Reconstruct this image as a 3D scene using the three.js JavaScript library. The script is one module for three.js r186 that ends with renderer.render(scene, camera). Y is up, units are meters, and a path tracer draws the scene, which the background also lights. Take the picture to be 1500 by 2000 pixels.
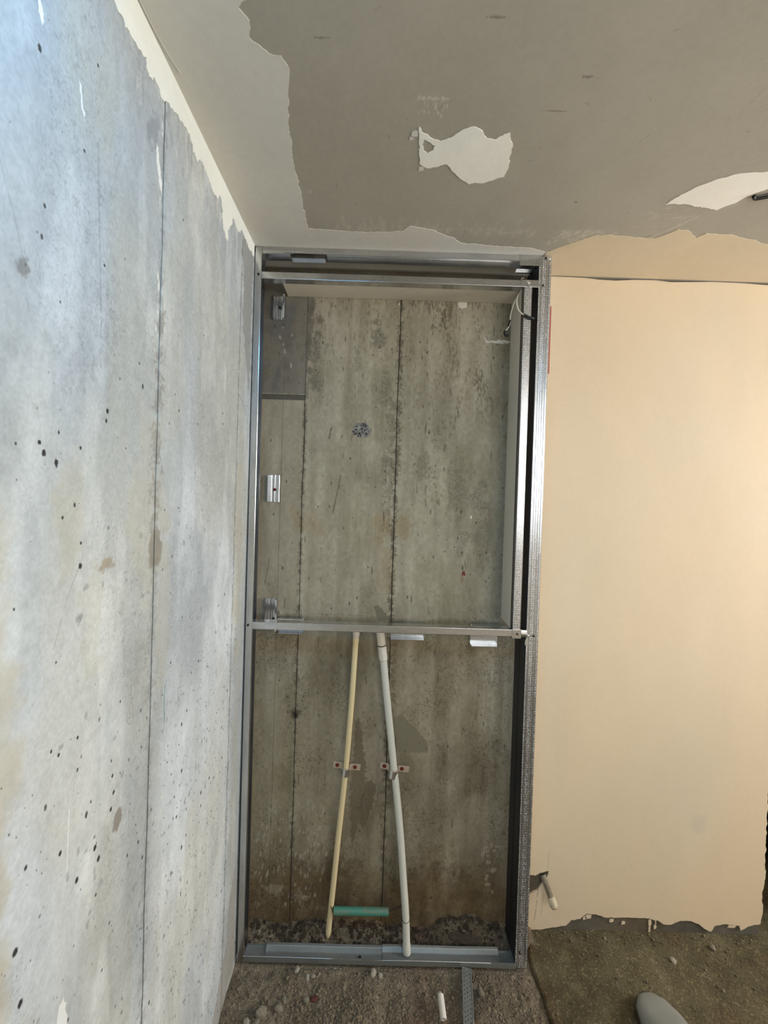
import * as THREE from 'three';
import { mergeGeometries } from 'three/addons/utils/BufferGeometryUtils.js';
import { RoundedBoxGeometry } from 'three/addons/geometries/RoundedBoxGeometry.js';
import { RectAreaLightUniformsLib } from 'three/addons/lights/RectAreaLightUniformsLib.js';

// ---------------------------------------------------------------- camera, sky, window light, exposure
const W = 1500, H = 2000, FOCAL = 751;                 // focal length in pixels (ultra wide phone lens)
const scene = new THREE.Scene();
const camera = new THREE.PerspectiveCamera(2 * Math.atan(H / 2 / FOCAL) * 180 / Math.PI, W / H, 0.02, 60);
camera.position.set(0.4269, 1.6738, 1.3353);
camera.rotation.set(-0.009, -0.0038, 0.0311, 'YXZ');
camera.setViewOffset(W, H, 22.83, 38.77, W, H);
const SKY = new THREE.Color().setRGB(0.80, 0.90, 1.0);
scene.background = SKY.clone().multiplyScalar(3.0);
RectAreaLightUniformsLib.init();
const CEIL = 2.5, BACK = -0.125, REAR = 2.1, RIGHT = 4.2;
const WIN = { z0: 0.15, z1: 1.15, y0: 1.25, y1: 2.4 };       // window in the right-hand wall, outside the view
const daylight = new THREE.RectAreaLight(new THREE.Color().setRGB(0.98, 0.985, 1.0), 32, WIN.z1 - WIN.z0, WIN.y1 - WIN.y0);
daylight.position.set(RIGHT + 0.03, (WIN.y0 + WIN.y1) / 2, (WIN.z0 + WIN.z1) / 2);
daylight.lookAt(0, (WIN.y0 + WIN.y1) / 2, (WIN.z0 + WIN.z1) / 2);
daylight.name = 'window_daylight'; daylight.castShadow = true;
scene.add(daylight);
const WIN2 = { x0: 1.05, x1: 2.25, y0: 1.45, y1: 2.38 };       // smaller window behind the photographer
const rearlight = new THREE.RectAreaLight(new THREE.Color().setRGB(1.0, 0.97, 0.91), 5.2, WIN2.x1 - WIN2.x0, WIN2.y1 - WIN2.y0);
rearlight.position.set((WIN2.x0 + WIN2.x1) / 2, (WIN2.y0 + WIN2.y1) / 2, REAR + 0.03);
rearlight.lookAt((WIN2.x0 + WIN2.x1) / 2, (WIN2.y0 + WIN2.y1) / 2, 0);
rearlight.name = 'rear_window_daylight'; rearlight.castShadow = true;
scene.add(rearlight);
const ADDED_OPENING = { x0: 0.06, x1: 0.4, z0: 1.0, z1: 1.5 };         // unseen ceiling opening, added so its blue light tints the upper left wall
const addedBlueLight = new THREE.RectAreaLight(new THREE.Color().setRGB(0.14, 0.53, 1.0), 24, ADDED_OPENING.x1 - ADDED_OPENING.x0, ADDED_OPENING.z1 - ADDED_OPENING.z0);
addedBlueLight.position.set((ADDED_OPENING.x0 + ADDED_OPENING.x1) / 2, CEIL + 0.02, (ADDED_OPENING.z0 + ADDED_OPENING.z1) / 2);
addedBlueLight.rotation.x = -Math.PI / 2;
addedBlueLight.name = 'added_blue_light'; addedBlueLight.castShadow = true;
scene.add(addedBlueLight);
const renderer = new THREE.WebGLRenderer({ antialias: true });
renderer.toneMapping = THREE.LinearToneMapping;
renderer.toneMappingExposure = 0.80;
renderer.shadowMap.enabled = true;

// ---------------------------------------------------------------- random numbers and noise
function rng(seed) { let a = seed >>> 0; return () => { a = (a + 0x6D2B79F5) | 0; let t = Math.imul(a ^ (a >>> 15), 1 | a); t = (t + Math.imul(t ^ (t >>> 7), 61 | t)) ^ t; return ((t ^ (t >>> 14)) >>> 0) / 4294967296; }; }
const TAB = new Float32Array(65536); { const r = rng(7); for (let i = 0; i < 65536; i++) TAB[i] = r(); }
function vn(x, y) {
  const xi = Math.floor(x), yi = Math.floor(y); let fx = x - xi, fy = y - yi;
  fx = fx * fx * (3 - 2 * fx); fy = fy * fy * (3 - 2 * fy);
  const a = xi & 255, b = (xi + 1) & 255, c = (yi & 255) << 8, d = ((yi + 1) & 255) << 8;
  const p = TAB[a + c], q = TAB[b + c], r = TAB[a + d], s = TAB[b + d];
  return p + (q - p) * fx + (r - p + (p - q - r + s) * fx) * fy;
}
function fbm(x, y, n = 4) { let s = 0, a = 0.5, t = 0; for (let i = 0; i < n; i++) { s += a * vn(x + i * 17.3, y + i * 9.1); t += a; a *= 0.5; x *= 2.03; y *= 2.03; } return s / t; }
const sm = (a, b, x) => { const t = Math.min(1, Math.max(0, (x - a) / (b - a))); return t * t * (3 - 2 * t); };
const R = (a) => a * Math.PI / 180;

// ---------------------------------------------------------------- paintable surface: colour (sRGB 0..1) and height (0..1), addressed in metres
class Paint {
  constructor(w, h, x0, y0, mx, my) { Object.assign(this, { w, h, x0, y0, mx, my }); this.c = new Float32Array(w * h * 3); this.z = new Float32Array(w * h).fill(0.6); }
  fill(fn) {
    const { w, h, c, z } = this, o = [0, 0, 0, 0.6];
    for (let j = 0; j < h; j++) { const y = this.y0 + (j + 0.5) / h * this.my; for (let i = 0; i < w; i++) { const x = this.x0 + (i + 0.5) / w * this.mx, k = j * w + i; fn(x, y, o); c[3 * k] = o[0]; c[3 * k + 1] = o[1]; c[3 * k + 2] = o[2]; z[k] = o[3]; } }
    return this;
  }
  over(xa, xb, ya, yb, fn) {                            // fn(x, y) -> alpha and sets this.ink, this.dz
    const { w, h } = this, ia = Math.max(0, Math.floor((xa - this.x0) / this.mx * w)), ib = Math.min(w - 1, Math.ceil((xb - this.x0) / this.mx * w)), ja = Math.max(0, Math.floor((ya - this.y0) / this.my * h)), jb = Math.min(h - 1, Math.ceil((yb - this.y0) / this.my * h));
    for (let j = ja; j <= jb; j++) { const y = this.y0 + (j + 0.5) / h * this.my; for (let i = ia; i <= ib; i++) { const x = this.x0 + (i + 0.5) / w * this.mx, a = fn(x, y); if (a <= 0) continue; const k = j * w + i; for (let m = 0; m < 3; m++) this.c[3 * k + m] += (this.ink[m] - this.c[3 * k + m]) * a; this.z[k] += this.dz * a; } }
  }
  spot(x, y, rx, ry, ink, alpha = 1, { soft = 0.3, rag = 0.3, dz = 0, turn = 0, grain = 0, freq = 1 } = {}) {
    this.ink = ink; this.dz = dz; const m = Math.max(rx, ry) * (1.1 + rag), ct = Math.cos(turn), st = Math.sin(turn);
    this.over(x - m, x + m, y - m, y + m, (px, py) => {
      const dx = px - x, dy = py - y, u = (dx * ct + dy * st) / rx, v = (-dx * st + dy * ct) / ry;
      let d = Math.hypot(u, v); d += rag * 2 * (fbm(px * freq * 1.7 / Math.min(rx, ry) + 31, py * freq * 1.7 / Math.min(rx, ry) + 7, 3) - 0.5);
      let a = 1 - sm(1 - soft, 1, d); if (a <= 0) return 0;
      if (grain) a *= sm(grain - 0.25, grain + 0.25, vn(px * 420, py * 420) * 0.5 + vn(px * 170 + 5, py * 170) * 0.5 + 0.1);
      return a * alpha;
    });
  }
  poly(pts, ink, alpha = 1, { rag = 0.004, dz = 0, freq = 120 } = {}) {
    this.ink = ink; this.dz = dz; const xs = pts.map((p) => p[0]), ys = pts.map((p) => p[1]);
    this.over(Math.min(...xs) - rag, Math.max(...xs) + rag, Math.min(...ys) - rag, Math.max(...ys) + rag, (x, y) => {
      const px = x + rag * 2 * (fbm(x * freq, y * freq, 3) - 0.5), py = y + rag * 2 * (fbm(x * freq + 50, y * freq + 9, 3) - 0.5); let inside = false;
      for (let i = 0, j = pts.length - 1; i < pts.length; j = i++) { const a = pts[i], b = pts[j]; if ((a[1] > py) !== (b[1] > py) && px < (b[0] - a[0]) * (py - a[1]) / (b[1] - a[1]) + a[0]) inside = !inside; }
      return inside ? alpha : 0;
    });
  }
  stroke(pts, width, ink, alpha = 1, { rag = 0.5, dz = 0, soft = 0.6, breaks = 0 } = {}) {
    if (pts.length > 2) pts = new THREE.CatmullRomCurve3(pts.map((p) => new THREE.Vector3(p[0], p[1], 0))).getPoints(pts.length * 6).map((p) => [p.x, p.y]);
    const m = width * 2, xs = pts.map((p) => p[0]), ys = pts.map((p) => p[1]); this.ink = ink; this.dz = dz;
    this.over(Math.min(...xs) - m, Math.max(...xs) + m, Math.min(...ys) - m, Math.max(...ys) + m, (x, y) => {
      let best = 9;
      for (let s = 0; s + 1 < pts.length; s++) { const [ax, ay] = pts[s], [bx, by] = pts[s + 1]; if (y < Math.min(ay, by) - m || y > Math.max(ay, by) + m || x < Math.min(ax, bx) - m || x > Math.max(ax, bx) + m) continue; const t = Math.min(1, Math.max(0, ((x - ax) * (bx - ax) + (y - ay) * (by - ay)) / ((bx - ax) ** 2 + (by - ay) ** 2))); best = Math.min(best, Math.hypot(x - ax - t * (bx - ax), y - ay - t * (by - ay)) / width); }
      if (best > 2) return 0;
      let a = 1 - sm(1 - soft, 1, best + rag * (fbm(x * 160, y * 160, 3) - 0.5) * 2); if (a > 0 && breaks) a *= sm(breaks - 0.2, breaks + 0.1, fbm(x * 60 + 3, y * 60, 2)); return a * alpha;
    });
  }
  maps() {
    const { w, h } = this, A = new Uint8Array(w * h * 4), B = new Uint8Array(w * h * 4), q = (v) => Math.max(0, Math.min(255, Math.round(v * 255)));
    for (let k = 0; k < w * h; k++) { A[4 * k] = q(this.c[3 * k]); A[4 * k + 1] = q(this.c[3 * k + 1]); A[4 * k + 2] = q(this.c[3 * k + 2]); B[4 * k] = B[4 * k + 1] = B[4 * k + 2] = q(this.z[k]); A[4 * k + 3] = B[4 * k + 3] = 255; }
    const mk = (d, s) => { const t = new THREE.DataTexture(d, w, h, THREE.RGBAFormat); t.magFilter = THREE.LinearFilter; t.minFilter = THREE.LinearMipmapLinearFilter; t.generateMipmaps = true; t.wrapS = t.wrapT = THREE.MirroredRepeatWrapping; if (s) t.colorSpace = THREE.SRGBColorSpace; t.needsUpdate = true; return t; };
    return { map: mk(A, true), bumpMap: mk(B, false) };
  }
  material(o) { return new THREE.MeshStandardMaterial({ ...this.maps(), ...o }); }
}
const rgb = (r, g, b) => [r / 255, g / 255, b / 255];
const srgb = (r, g, b) => new THREE.Color().setRGB(r / 255, g / 255, b / 255, THREE.SRGBColorSpace);

// ---------------------------------------------------------------- object helpers
const taken = new Map();
function numbered(n) { const k = taken.get(n) ?? 0; taken.set(n, k + 1); return k ? n + '_' + String(k).padStart(3, '0') : n; }
function part(name, geometry, material, parent) { const m = new THREE.Mesh(geometry, material); m.name = name; m.castShadow = m.receiveShadow = true; parent.add(m); return m; }
function top(o, name, data) { o.name = numbered(name); o.userData = data; scene.add(o); return o; }
function group(name, label, category, position = [0, 0, 0], grp) { const g = new THREE.Group(); g.position.set(...position); return top(g, name, { label, category, ...(grp ? { group: grp } : {}) }); }
function one(name, geometry, material, label, category, grp) { const m = new THREE.Mesh(geometry, material); m.castShadow = m.receiveShadow = true; return top(m, name, { label, category, ...(grp ? { group: grp } : {}) }); }
function structure(name, geometry, material, label, category) { const m = new THREE.Mesh(geometry, material); m.castShadow = m.receiveShadow = true; m.name = name; m.userData = { kind: 'structure', label, category }; scene.add(m); return m; }
const box = (x0, x1, y0, y1, z0, z1) => new THREE.BoxGeometry(x1 - x0, y1 - y0, z1 - z0).translate((x0 + x1) / 2, (y0 + y1) / 2, (z0 + z1) / 2);
const rbox = (x0, x1, y0, y1, z0, z1, r = 0.001) => new RoundedBoxGeometry(x1 - x0, y1 - y0, z1 - z0, 2, r).translate((x0 + x1) / 2, (y0 + y1) / 2, (z0 + z1) / 2);
const merge = (l) => mergeGeometries(l.map((g) => (g.index ? g.toNonIndexed() : g)));
function uvFrom(g, fn) { const p = g.attributes.position, uv = new Float32Array(p.count * 2); for (let i = 0; i < p.count; i++) { const [u, v] = fn(p.getX(i), p.getY(i), p.getZ(i)); uv[2 * i] = u; uv[2 * i + 1] = v; } g.setAttribute('uv', new THREE.BufferAttribute(uv, 2)); return g; }
function ragged(pts, amp, step, seed, keep = () => false) {      // a closed outline with a torn edge
  const out = [], n = pts.length;
  for (let i = 0; i < n; i++) {
    const a = pts[i], b = pts[(i + 1) % n], L = Math.hypot(b[0] - a[0], b[1] - a[1]), k = keep(a, b) ? 1 : Math.max(1, Math.round(L / step)), nx = -(b[1] - a[1]) / L, ny = (b[0] - a[0]) / L;
    for (let j = 0; j < k; j++) { const t = j / k, x = a[0] + t * (b[0] - a[0]), y = a[1] + t * (b[1] - a[1]); let d = (j === 0 || keep(a, b)) ? 0 : amp * 2 * (0.65 * vn(x * 60 + seed, y * 60) + 0.35 * vn(x * 220, y * 220 + seed) - 0.5); out.push([x + nx * d, y + ny * d]); }
  }
  return out;
}
const shapeOf = (pts, holes = []) => { const s = new THREE.Shape(pts.map((p) => new THREE.Vector2(...p))); for (const h of holes) s.holes.push(new THREE.Path(h.map((p) => new THREE.Vector2(...p)))); return s; };
const slab = (pts, depth, holes) => new THREE.ExtrudeGeometry(shapeOf(pts, holes), { depth, bevelEnabled: false });
// an outline in (x, y) becomes a sheet with its front at z; in (z, y) one with its front at x; in (x, z) one with its underside at y
const onBack = (pts, depth, z, holes) => slab(pts, depth, holes).translate(0, 0, z - depth);
const onLeft = (pts, depth, x) => slab(pts.map(([z, y]) => [-z, y]).reverse(), depth).rotateY(Math.PI / 2).translate(x - depth, 0, 0);
const onCeil = (pts, depth, y, holes) => slab(pts, depth, holes).rotateX(Math.PI / 2).translate(0, y + depth, 0);

const curve = (pts) => new THREE.CatmullRomCurve3(pts.map((p) => new THREE.Vector3(...p)));
const tube = (pts, r, n = 60, m = 20) => new THREE.TubeGeometry(curve(pts), n, r, m, false);

// ---------------------------------------------------------------- surfaces of the left concrete wall
const leftPaint = new Paint(1536, 2048, -0.15, 0, 1.3, 2.5).fill((z, y, o) => {
  const big = fbm(z * 2.6 + 3, y * 1.6, 4), streak = fbm(z * 26, y * 1.9 + 4, 4), mid = fbm(z * 11 + 9, y * 9, 4), fine = fbm(z * 90, y * 70, 3);
  let v = 0.665 + 0.05 * (big - 0.5) + 0.075 * (streak - 0.5) + 0.05 * (mid - 0.5) + 0.06 * (fine - 0.5);
  const dark = sm(0.56, 0.74, fbm(z * 7 + 40, y * 3.2 + 11, 4)) * sm(0.4, 0.66, fine); v -= 0.055 * dark;
  v += 0.05 * sm(0.55, 0.7, fbm(z * 16 + 70, y * 4 + 2, 4));
  const speck = sm(0.60, 0.78, vn(z * 520 + 8, y * 360)) * sm(0.46, 0.66, fbm(z * 9 + 15, y * 4 + 71, 4)); v -= 0.05 * speck * vn(z * 140 + 5, y * 60) * 1.6 + 0.05 * (vn(z * 330, y * 240 + 50) - 0.5);
  v += 0.10 * sm(0.34, 0.58, fbm(z * 5 + 90, y * 2.2 + 44, 5)) * sm(1.75, 1.35, y + 0.5 * (big - 0.5) + 0.3 * (streak - 0.5)) * sm(0.05, 0.14, z + 0.08 * (mid - 0.5));   // paler mottling on the lower boards
  const warm = sm(0.52, 0.72, fbm(z * 4.5 + 21, y * 1.5 + 33, 4));
  o[0] = v - 0.014 + 0.014 * warm; o[1] = v + 0.004; o[2] = v + 0.008 - 0.03 * warm; o[3] = 0.6 + 0.14 * (fine - 0.5) + 0.16 * (mid - 0.5);
});
{
  const P = leftPaint, r = rng(11), black = rgb(44, 44, 42), grey = rgb(112, 110, 104);
  // stain beside the board joints
  for (const [zz, w] of [[0.572, 0.016], [0.12, 0.012]]) P.stroke([[zz, 0], [zz + 0.002, 0.8], [zz - 0.002, 1.6], [zz, 2.42]], w, rgb(134, 132, 126), 0.5, { rag: 1, soft: 0.95, breaks: 0.45 });
  P.stroke([[0.568, 1.52], [0.571, 1.75], [0.57, 2.0]], 0.03, rgb(132, 128, 118), 0.5, { rag: 1, soft: 0.9, breaks: 0.52 });
  // mortar smears and stains that can be picked out
  P.spot(0.567, 1.542, 0.026, 0.042, rgb(132, 126, 112), 0.85, { rag: 0.35, soft: 0.2 });
  P.spot(0.708, 1.539, 0.022, 0.014, rgb(140, 124, 100), 0.6, { rag: 0.5, soft: 0.5 });
  P.spot(0.664, 1.288 - 0.21, 0.012, 0.02, rgb(120, 110, 98), 0.7, { rag: 0.4 });
  P.spot(0.868, 1.927, 0.011, 0.018, grey, 0.7, { rag: 0.4, soft: 0.5 });
  P.spot(0.61, 2.33, 0.02, 0.05, rgb(120, 124, 128), 0.5, { rag: 0.6, soft: 0.6, turn: 0.3 });
  P.poly([[0.600, 2.315], [0.592, 2.312], [0.578, 2.255], [0.576, 2.235], [0.584, 2.245], [0.597, 2.285]], rgb(226, 224, 216), 0.95, { rag: 0.004, dz: 0.2 });
  P.poly([[0.863, 2.29], [0.855, 2.285], [0.846, 2.245], [0.85, 2.238], [0.858, 2.262]], rgb(228, 228, 226), 0.9, { rag: 0.004 });
  P.poly([[0.79, 2.235], [0.786, 2.232], [0.776, 2.19], [0.781, 2.196]], rgb(228, 228, 226), 0.8, { rag: 0.003 });
  P.poly([[0.785, 0.91], [0.775, 0.915], [0.768, 0.85], [0.79, 0.845]], rgb(226, 226, 220), 0.9, { rag: 0.004 });
  for (let i = 0; i < 40; i++) { const y = 0.2 + 2.2 * r(), z = 0.578 + 0.01 * (r() - 0.2); if (y > 1.95) P.spot(z, y, 0.002, 0.006 + 0.008 * r(), rgb(224, 222, 214), 0.8, { rag: 0.4 }); }
  for (let i = 0; i < 26; i++) P.spot(0.03 + 0.1 * r(), 0.3 + 1.8 * r(), 0.0012 + 0.0012 * r(), 0.002 + 0.002 * r(), rgb(226, 224, 216), 0.9);
  // yellow and brown stains; broader darker patches at the near end and in the corner
  for (const [z, y, rz, ry, a] of [[0.60, 1.64, 0.06, 0.2, 0.28], [0.53, 1.42, 0.03, 0.22, 0.3], [0.79, 1.62, 0.03, 0.12, 0.3], [0.08, 1.45, 0.05, 0.4, 0.34], [0.06, 0.6, 0.05, 0.5, 0.3], [0.905, 1.3, 0.05, 0.45, 0.6], [0.92, 0.85, 0.08, 0.5, 0.6], [0.74, 1.45, 0.03, 0.1, 0.2]])
    P.spot(z, y, rz, ry, rgb(178, 166, 138), a * 0.8, { rag: 0.55, soft: 0.45, freq: 0.6 });
  P.poly([[0.0, 0.0], [0.0, 0.42], [0.06, 0.3], [0.1, 0.16], [0.15, 0.1], [0.22, 0.04], [0.3, 0.0]], rgb(150, 140, 126), 0.5, { rag: 0.03, freq: 30 });
  P.poly([[0.01, 2.5], [0.01, 1.95], [0.06, 2.1], [0.1, 2.2], [0.12, 2.5]], rgb(130, 128, 122), 0.6, { rag: 0.02, freq: 40 });
  // brushed grey marks under the filler strip
  for (let i = 0; i < 60; i++) { const z = 0.12 + 0.6 * r(), y = 2.43 - 0.14 * r() * r(); P.spot(z, y, 0.003 + 0.006 * r(), 0.012 + 0.035 * r(), r() < 0.6 ? rgb(138, 140, 138) : rgb(206, 204, 196), 0.45, { rag: 0.6, soft: 0.5, grain: 0.45 }); }
  for (let i = 0; i < 90; i++) { const z = 0.02 + 0.88 * r(), y = 0.1 + 2.25 * r(); P.spot(z, y, 0.008 + 0.02 * r(), 0.02 + 0.06 * r(), rgb(150, 150, 148), 0.22, { rag: 0.9, soft: 0.8, grain: 0.55 }); }
  // scratches
  P.stroke([[0.75, 2.18], [0.742, 2.05], [0.735, 1.93], [0.732, 1.85]], 0.003, rgb(132, 134, 134), 0.5, { soft: 0.9, rag: 0.8, breaks: 0.35 });
  P.stroke([[0.66, 2.28], [0.70, 2.2], [0.72, 2.12]], 0.0014, rgb(140, 142, 142), 0.4, { breaks: 0.4 });
  P.stroke([[0.9, 2.03], [0.875, 1.96], [0.86, 1.88]], 0.0014, rgb(140, 140, 138), 0.4, { breaks: 0.4 });
  P.stroke([[0.76, 1.56], [0.79, 1.50], [0.81, 1.44]], 0.0012, rgb(150, 142, 128), 0.5, { breaks: 0.45 });
  P.stroke([[0.515, 1.24], [0.518, 1.2], [0.514, 1.16]], 0.0016, rgb(86, 130, 126), 0.8, { soft: 0.4 });
  P.stroke([[0.632, 1.27], [0.640, 1.262], [0.645, 1.25], [0.640, 1.235], [0.630, 1.228], [0.624, 1.24], [0.628, 1.258], [0.632, 1.27]], 0.0008, rgb(130, 128, 122), 0.6, { rag: 0.2 });
  P.stroke([[0.629, 1.245], [0.638, 1.253]], 0.0008, rgb(130, 128, 122), 0.6, { rag: 0.2 });
  P.stroke([[0.775, 1.19], [0.777, 1.1]], 0.0012, rgb(224, 226, 222), 0.8);
  P.stroke([[0.63, 1.1], [0.632, 1.02]], 0.0012, rgb(150, 150, 148), 0.7);
  P.stroke([[0.12, 1.96], [0.06, 1.93], [0.02, 1.88]], 0.0016, rgb(112, 106, 96), 0.8);
  // air holes in the casting
  const holes = [[0.715, 1.785, 4], [0.717, 1.769, 3], [0.833, 1.707, 4], [0.813, 1.696, 4], [0.765, 1.546, 4], [0.664, 1.288, 2], [0.762, 1.288, 2.5], [0.797, 1.286, 2.5], [0.81, 1.30, 2.2], [0.719, 1.081, 4.5], [0.71, 1.055, 4.5], [0.757, 1.067, 4.2], [0.858, 1.08, 4.5], [0.849, 1.003, 4.5], [0.676, 1.137, 3.4], [0.682, 1.113, 3.6], [0.68, 1.169, 3], [0.43, 0.993, 4], [0.45, 0.9, 3.6], [0.42, 0.8, 4.4], [0.60, 0.98, 3], [0.79, 1.14, 3.4], [0.765, 1.58, 2.2], [0.80, 1.62, 2.2], [0.77, 1.72, 2.4], [0.84, 1.72, 3]];
  for (const [z, y, m] of holes) P.spot(z, y, m * 0.0009, m * 0.0012, black, 0.97, { rag: 0.25, dz: -0.5 });
  for (let i = 0; i < 1700; i++) { const y = 2.3 * Math.pow(r(), 1.4), z = 0.9 * r(), m = 0.0007 + 0.0024 * Math.pow(r(), 4); if (y > 1.3 && r() < 0.6) continue; P.spot(z, y, m, m * (1.1 + 0.8 * r()), black, 0.4 + 0.5 * r(), { rag: 0.25, dz: -0.4 }); }
  for (let i = 0; i < 420; i++) { const y = 0.1 + 1.15 * r(), z = 0.08 + 0.45 * r(), m = 0.0012 + 0.0034 * r() * r() * r(); P.spot(z, y, m, m * 1.3, black, 0.85, { rag: 0.3, dz: -0.5 }); }
  for (let i = 0; i < 140; i++) { const y = 1.6 * r(), z = 0.03 + 0.85 * r(); P.spot(z, y, 0.003 + 0.004 * r(), 0.004 + 0.006 * r(), rgb(120, 120, 116), 0.4, { rag: 0.6, soft: 0.5, dz: -0.15 }); }
}
const leftWallMat = leftPaint.material({ roughness: 0.82, bumpScale: 0.0016 });
const leftUV = (g) => uvFrom(g, (x, y, z) => [(z + 0.15) / 1.3, y / 2.5]);

// ---------------------------------------------------------------- surface of the concrete at the back of the niche
const backPaint = new Paint(1024, 2048, -0.1, -0.1, 1.3, 2.6).fill((x, y, o) => {
  const big = fbm(x * 3 + 13, y * 2, 4), streak = fbm(x * 34 + 5, y * 2.4, 4), mid = fbm(x * 14, y * 11 + 9, 4), fine = fbm(x * 110, y * 80, 3);
  let v = 0.585 + 0.10 * (big - 0.5) + 0.12 * (streak - 0.5) + 0.09 * (mid - 0.5) + 0.10 * (fine - 0.5);
  // mildewed rain streaks under the top board and damp toward the ground, both with torn outlines
  const mould = sm(1.75, 2.4, y + 0.55 * (streak - 0.5)) * sm(0.3, 0.5, x) * sm(0.44, 0.62, fbm(x * 10 + 2, y * 4 + 7, 4)) * sm(0.44, 0.6, fbm(x * 240, y * 75, 3)); v -= 0.15 * mould;
  const spots = sm(0.55, 0.68, fbm(x * 22 + 4, y * 9 + 8, 4)) * sm(0.5, 0.66, fbm(x * 150, y * 90, 2)) * sm(0.6, 0.68, x + 0.1 * (mid - 0.5)) * sm(1.5, 1.62, y + 0.3 * (mid - 0.5)); v -= 0.11 * spots;
  const mud = sm(0.36, 0.10, y + 0.34 * (fbm(x * 10 + 3, y * 8, 5) - 0.5)); v -= 0.13 * mud;
  const lower = sm(1.19, 1.175, y + 0.02 * (mid - 0.5)); v -= 0.055 * lower + 0.08 * lower * sm(0.6, 0.74, vn(x * 300, y * 230)) * sm(0.4, 0.6, fbm(x * 12 + 31, y * 8, 3)) + 0.05 * lower * sm(0.5, 0.7, fbm(x * 7 + 3, y * 5 + 22, 4));   // darker and more speckled below the middle rail
  const grime = sm(0.52, 0.68, fbm(x * 18 + 40, y * 3.5 + 5, 5)) * sm(0.35, 0.6, fine); v -= 0.07 * grime;
  const warm = 0.55 * fbm(x * 4 + 20, y * 2 + 60, 3);
  o[0] = v + 0.036 + 0.02 * mud; o[1] = v - 0.004 - 0.01 * mud; o[2] = v - 0.078 - 0.05 * warm - 0.03 * mud; o[3] = 0.6 + 0.16 * (fine - 0.5) + 0.18 * (mid - 0.5) - 0.1 * mould;
});
{
  const P = backPaint, r = rng(23), black = rgb(40, 36, 30), dark = rgb(92, 86, 72);
  // darker re-cast corner above the short boards and brown boards below it
  P.poly([[-0.1, 2.0225], [0.05, 2.0225], [0.09, 2.0225], [0.165, 2.0225], [0.172, 2.1], [0.178, 2.2], [0.172, 2.28], [0.19, 2.34], [0.188, 2.5], [-0.1, 2.5]], rgb(100, 94, 84), 0.7, { rag: 0.004, freq: 130 });
  P.poly([[-0.1, 2.02], [0.165, 2.02], [0.165, 1.5], [0.16, 1.2], [-0.1, 1.2]], rgb(126, 112, 92), 0.2, { rag: 0.006 });
  P.spot(0.06, 2.3, 0.07, 0.12, rgb(70, 74, 84), 0.35, { rag: 0.6, soft: 0.7 });  // softer blue-grey darkening in the upper left
  for (const [x, y] of [[0.075, 2.275], [0.065, 2.235], [0.08, 2.21], [0.085, 2.185], [0.11, 2.245], [0.205, 2.235], [0.11, 2.13], [0.05, 2.36], [0.052, 2.33]]) P.spot(x, y, 0.003 + 0.003 * r(), 0.006 + 0.008 * r(), rgb(184, 180, 170), 0.8, { rag: 0.6 });
  // stain along the joints
  for (const [pts, w, a] of [[[[0.52, 2.39], [0.524, 1.88], [0.518, 1.5], [0.517, 1.2], [0.517, 0.8], [0.522, 0.1]], 0.016, 0.7], [[[0.168, 2.01], [0.167, 1.6], [0.164, 1.2], [0.166, 0.8], [0.169, 0.1]], 0.010, 0.6]]) P.stroke(pts, w, rgb(84, 74, 58), a, { rag: 0.9, soft: 0.9, breaks: 0.46 });
  P.stroke([[0.503, 2.0], [0.498, 1.7], [0.49, 1.52]], 0.03, rgb(104, 94, 74), 0.45, { rag: 1, soft: 0.9, breaks: 0.5 });
  P.stroke([[0.535, 1.15], [0.535, 0.75], [0.53, 0.4]], 0.014, rgb(100, 84, 58), 0.6, { rag: 0.9, soft: 0.9, breaks: 0.44 });
  for (const [x, y, rx, ry, a] of [[0.47, 1.54, 0.045, 0.1, 0.42], [0.56, 1.52, 0.05, 0.075, 0.4], [0.21, 1.53, 0.06, 0.07, 0.34], [0.14, 1.55, 0.03, 0.08, 0.3], [0.5, 1.36, 0.05, 0.14, 0.22]]) P.spot(x, y, rx, ry, rgb(140, 116, 74), a * 0.9, { rag: 0.7, soft: 0.8, freq: 0.7 });
  // dark mildew patches
  for (let i = 0; i < 30; i++) P.spot(0.17 + 0.07 * r() * r(), 2.03 + 0.34 * r(), 0.006 + 0.012 * r(), 0.012 + 0.025 * r(), rgb(98, 91, 78), 0.5, { rag: 0.7, soft: 0.5 });
  for (let i = 0; i < 60; i++) P.spot(0.165 * r(), 2.03 + 0.34 * r(), 0.01 + 0.02 * r(), 0.012 + 0.03 * r(), r() < 0.5 ? rgb(112, 102, 88) : rgb(84, 80, 74), 0.25, { rag: 0.7, soft: 0.7 });
  for (const [x, y, rx, ry, a] of [[0.2, 2.2, 0.03, 0.08, 0.6], [0.22, 2.05, 0.03, 0.03, 0.5], [0.2, 2.1, 0.025, 0.06, 0.5], [0.44, 2.25, 0.035, 0.1, 0.6], [0.36, 2.16, 0.02, 0.06, 0.35], [0.47, 2.05, 0.03, 0.08, 0.4], [0.75, 1.7, 0.05, 0.12, 0.4], [0.84, 1.66, 0.05, 0.08, 0.4], [0.78, 1.5, 0.04, 0.1, 0.35], [0.86, 1.48, 0.05, 0.12, 0.35], [0.62, 1.76, 0.04, 0.07, 0.35], [0.48, 1.76, 0.03, 0.1, 0.4]]) P.spot(x, y, rx, ry, dark, a, { rag: 0.7, soft: 0.6, grain: 0.5 });
  for (let i = 0; i < 240; i++) { const x = 0.2 + 0.75 * r(), y = 2.39 - 0.5 * r() * r(); P.spot(x, y, 0.0012 + 0.0022 * r(), 0.004 + 0.014 * r(), dark, 0.55, { rag: 0.7, soft: 0.6 }); }
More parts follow.
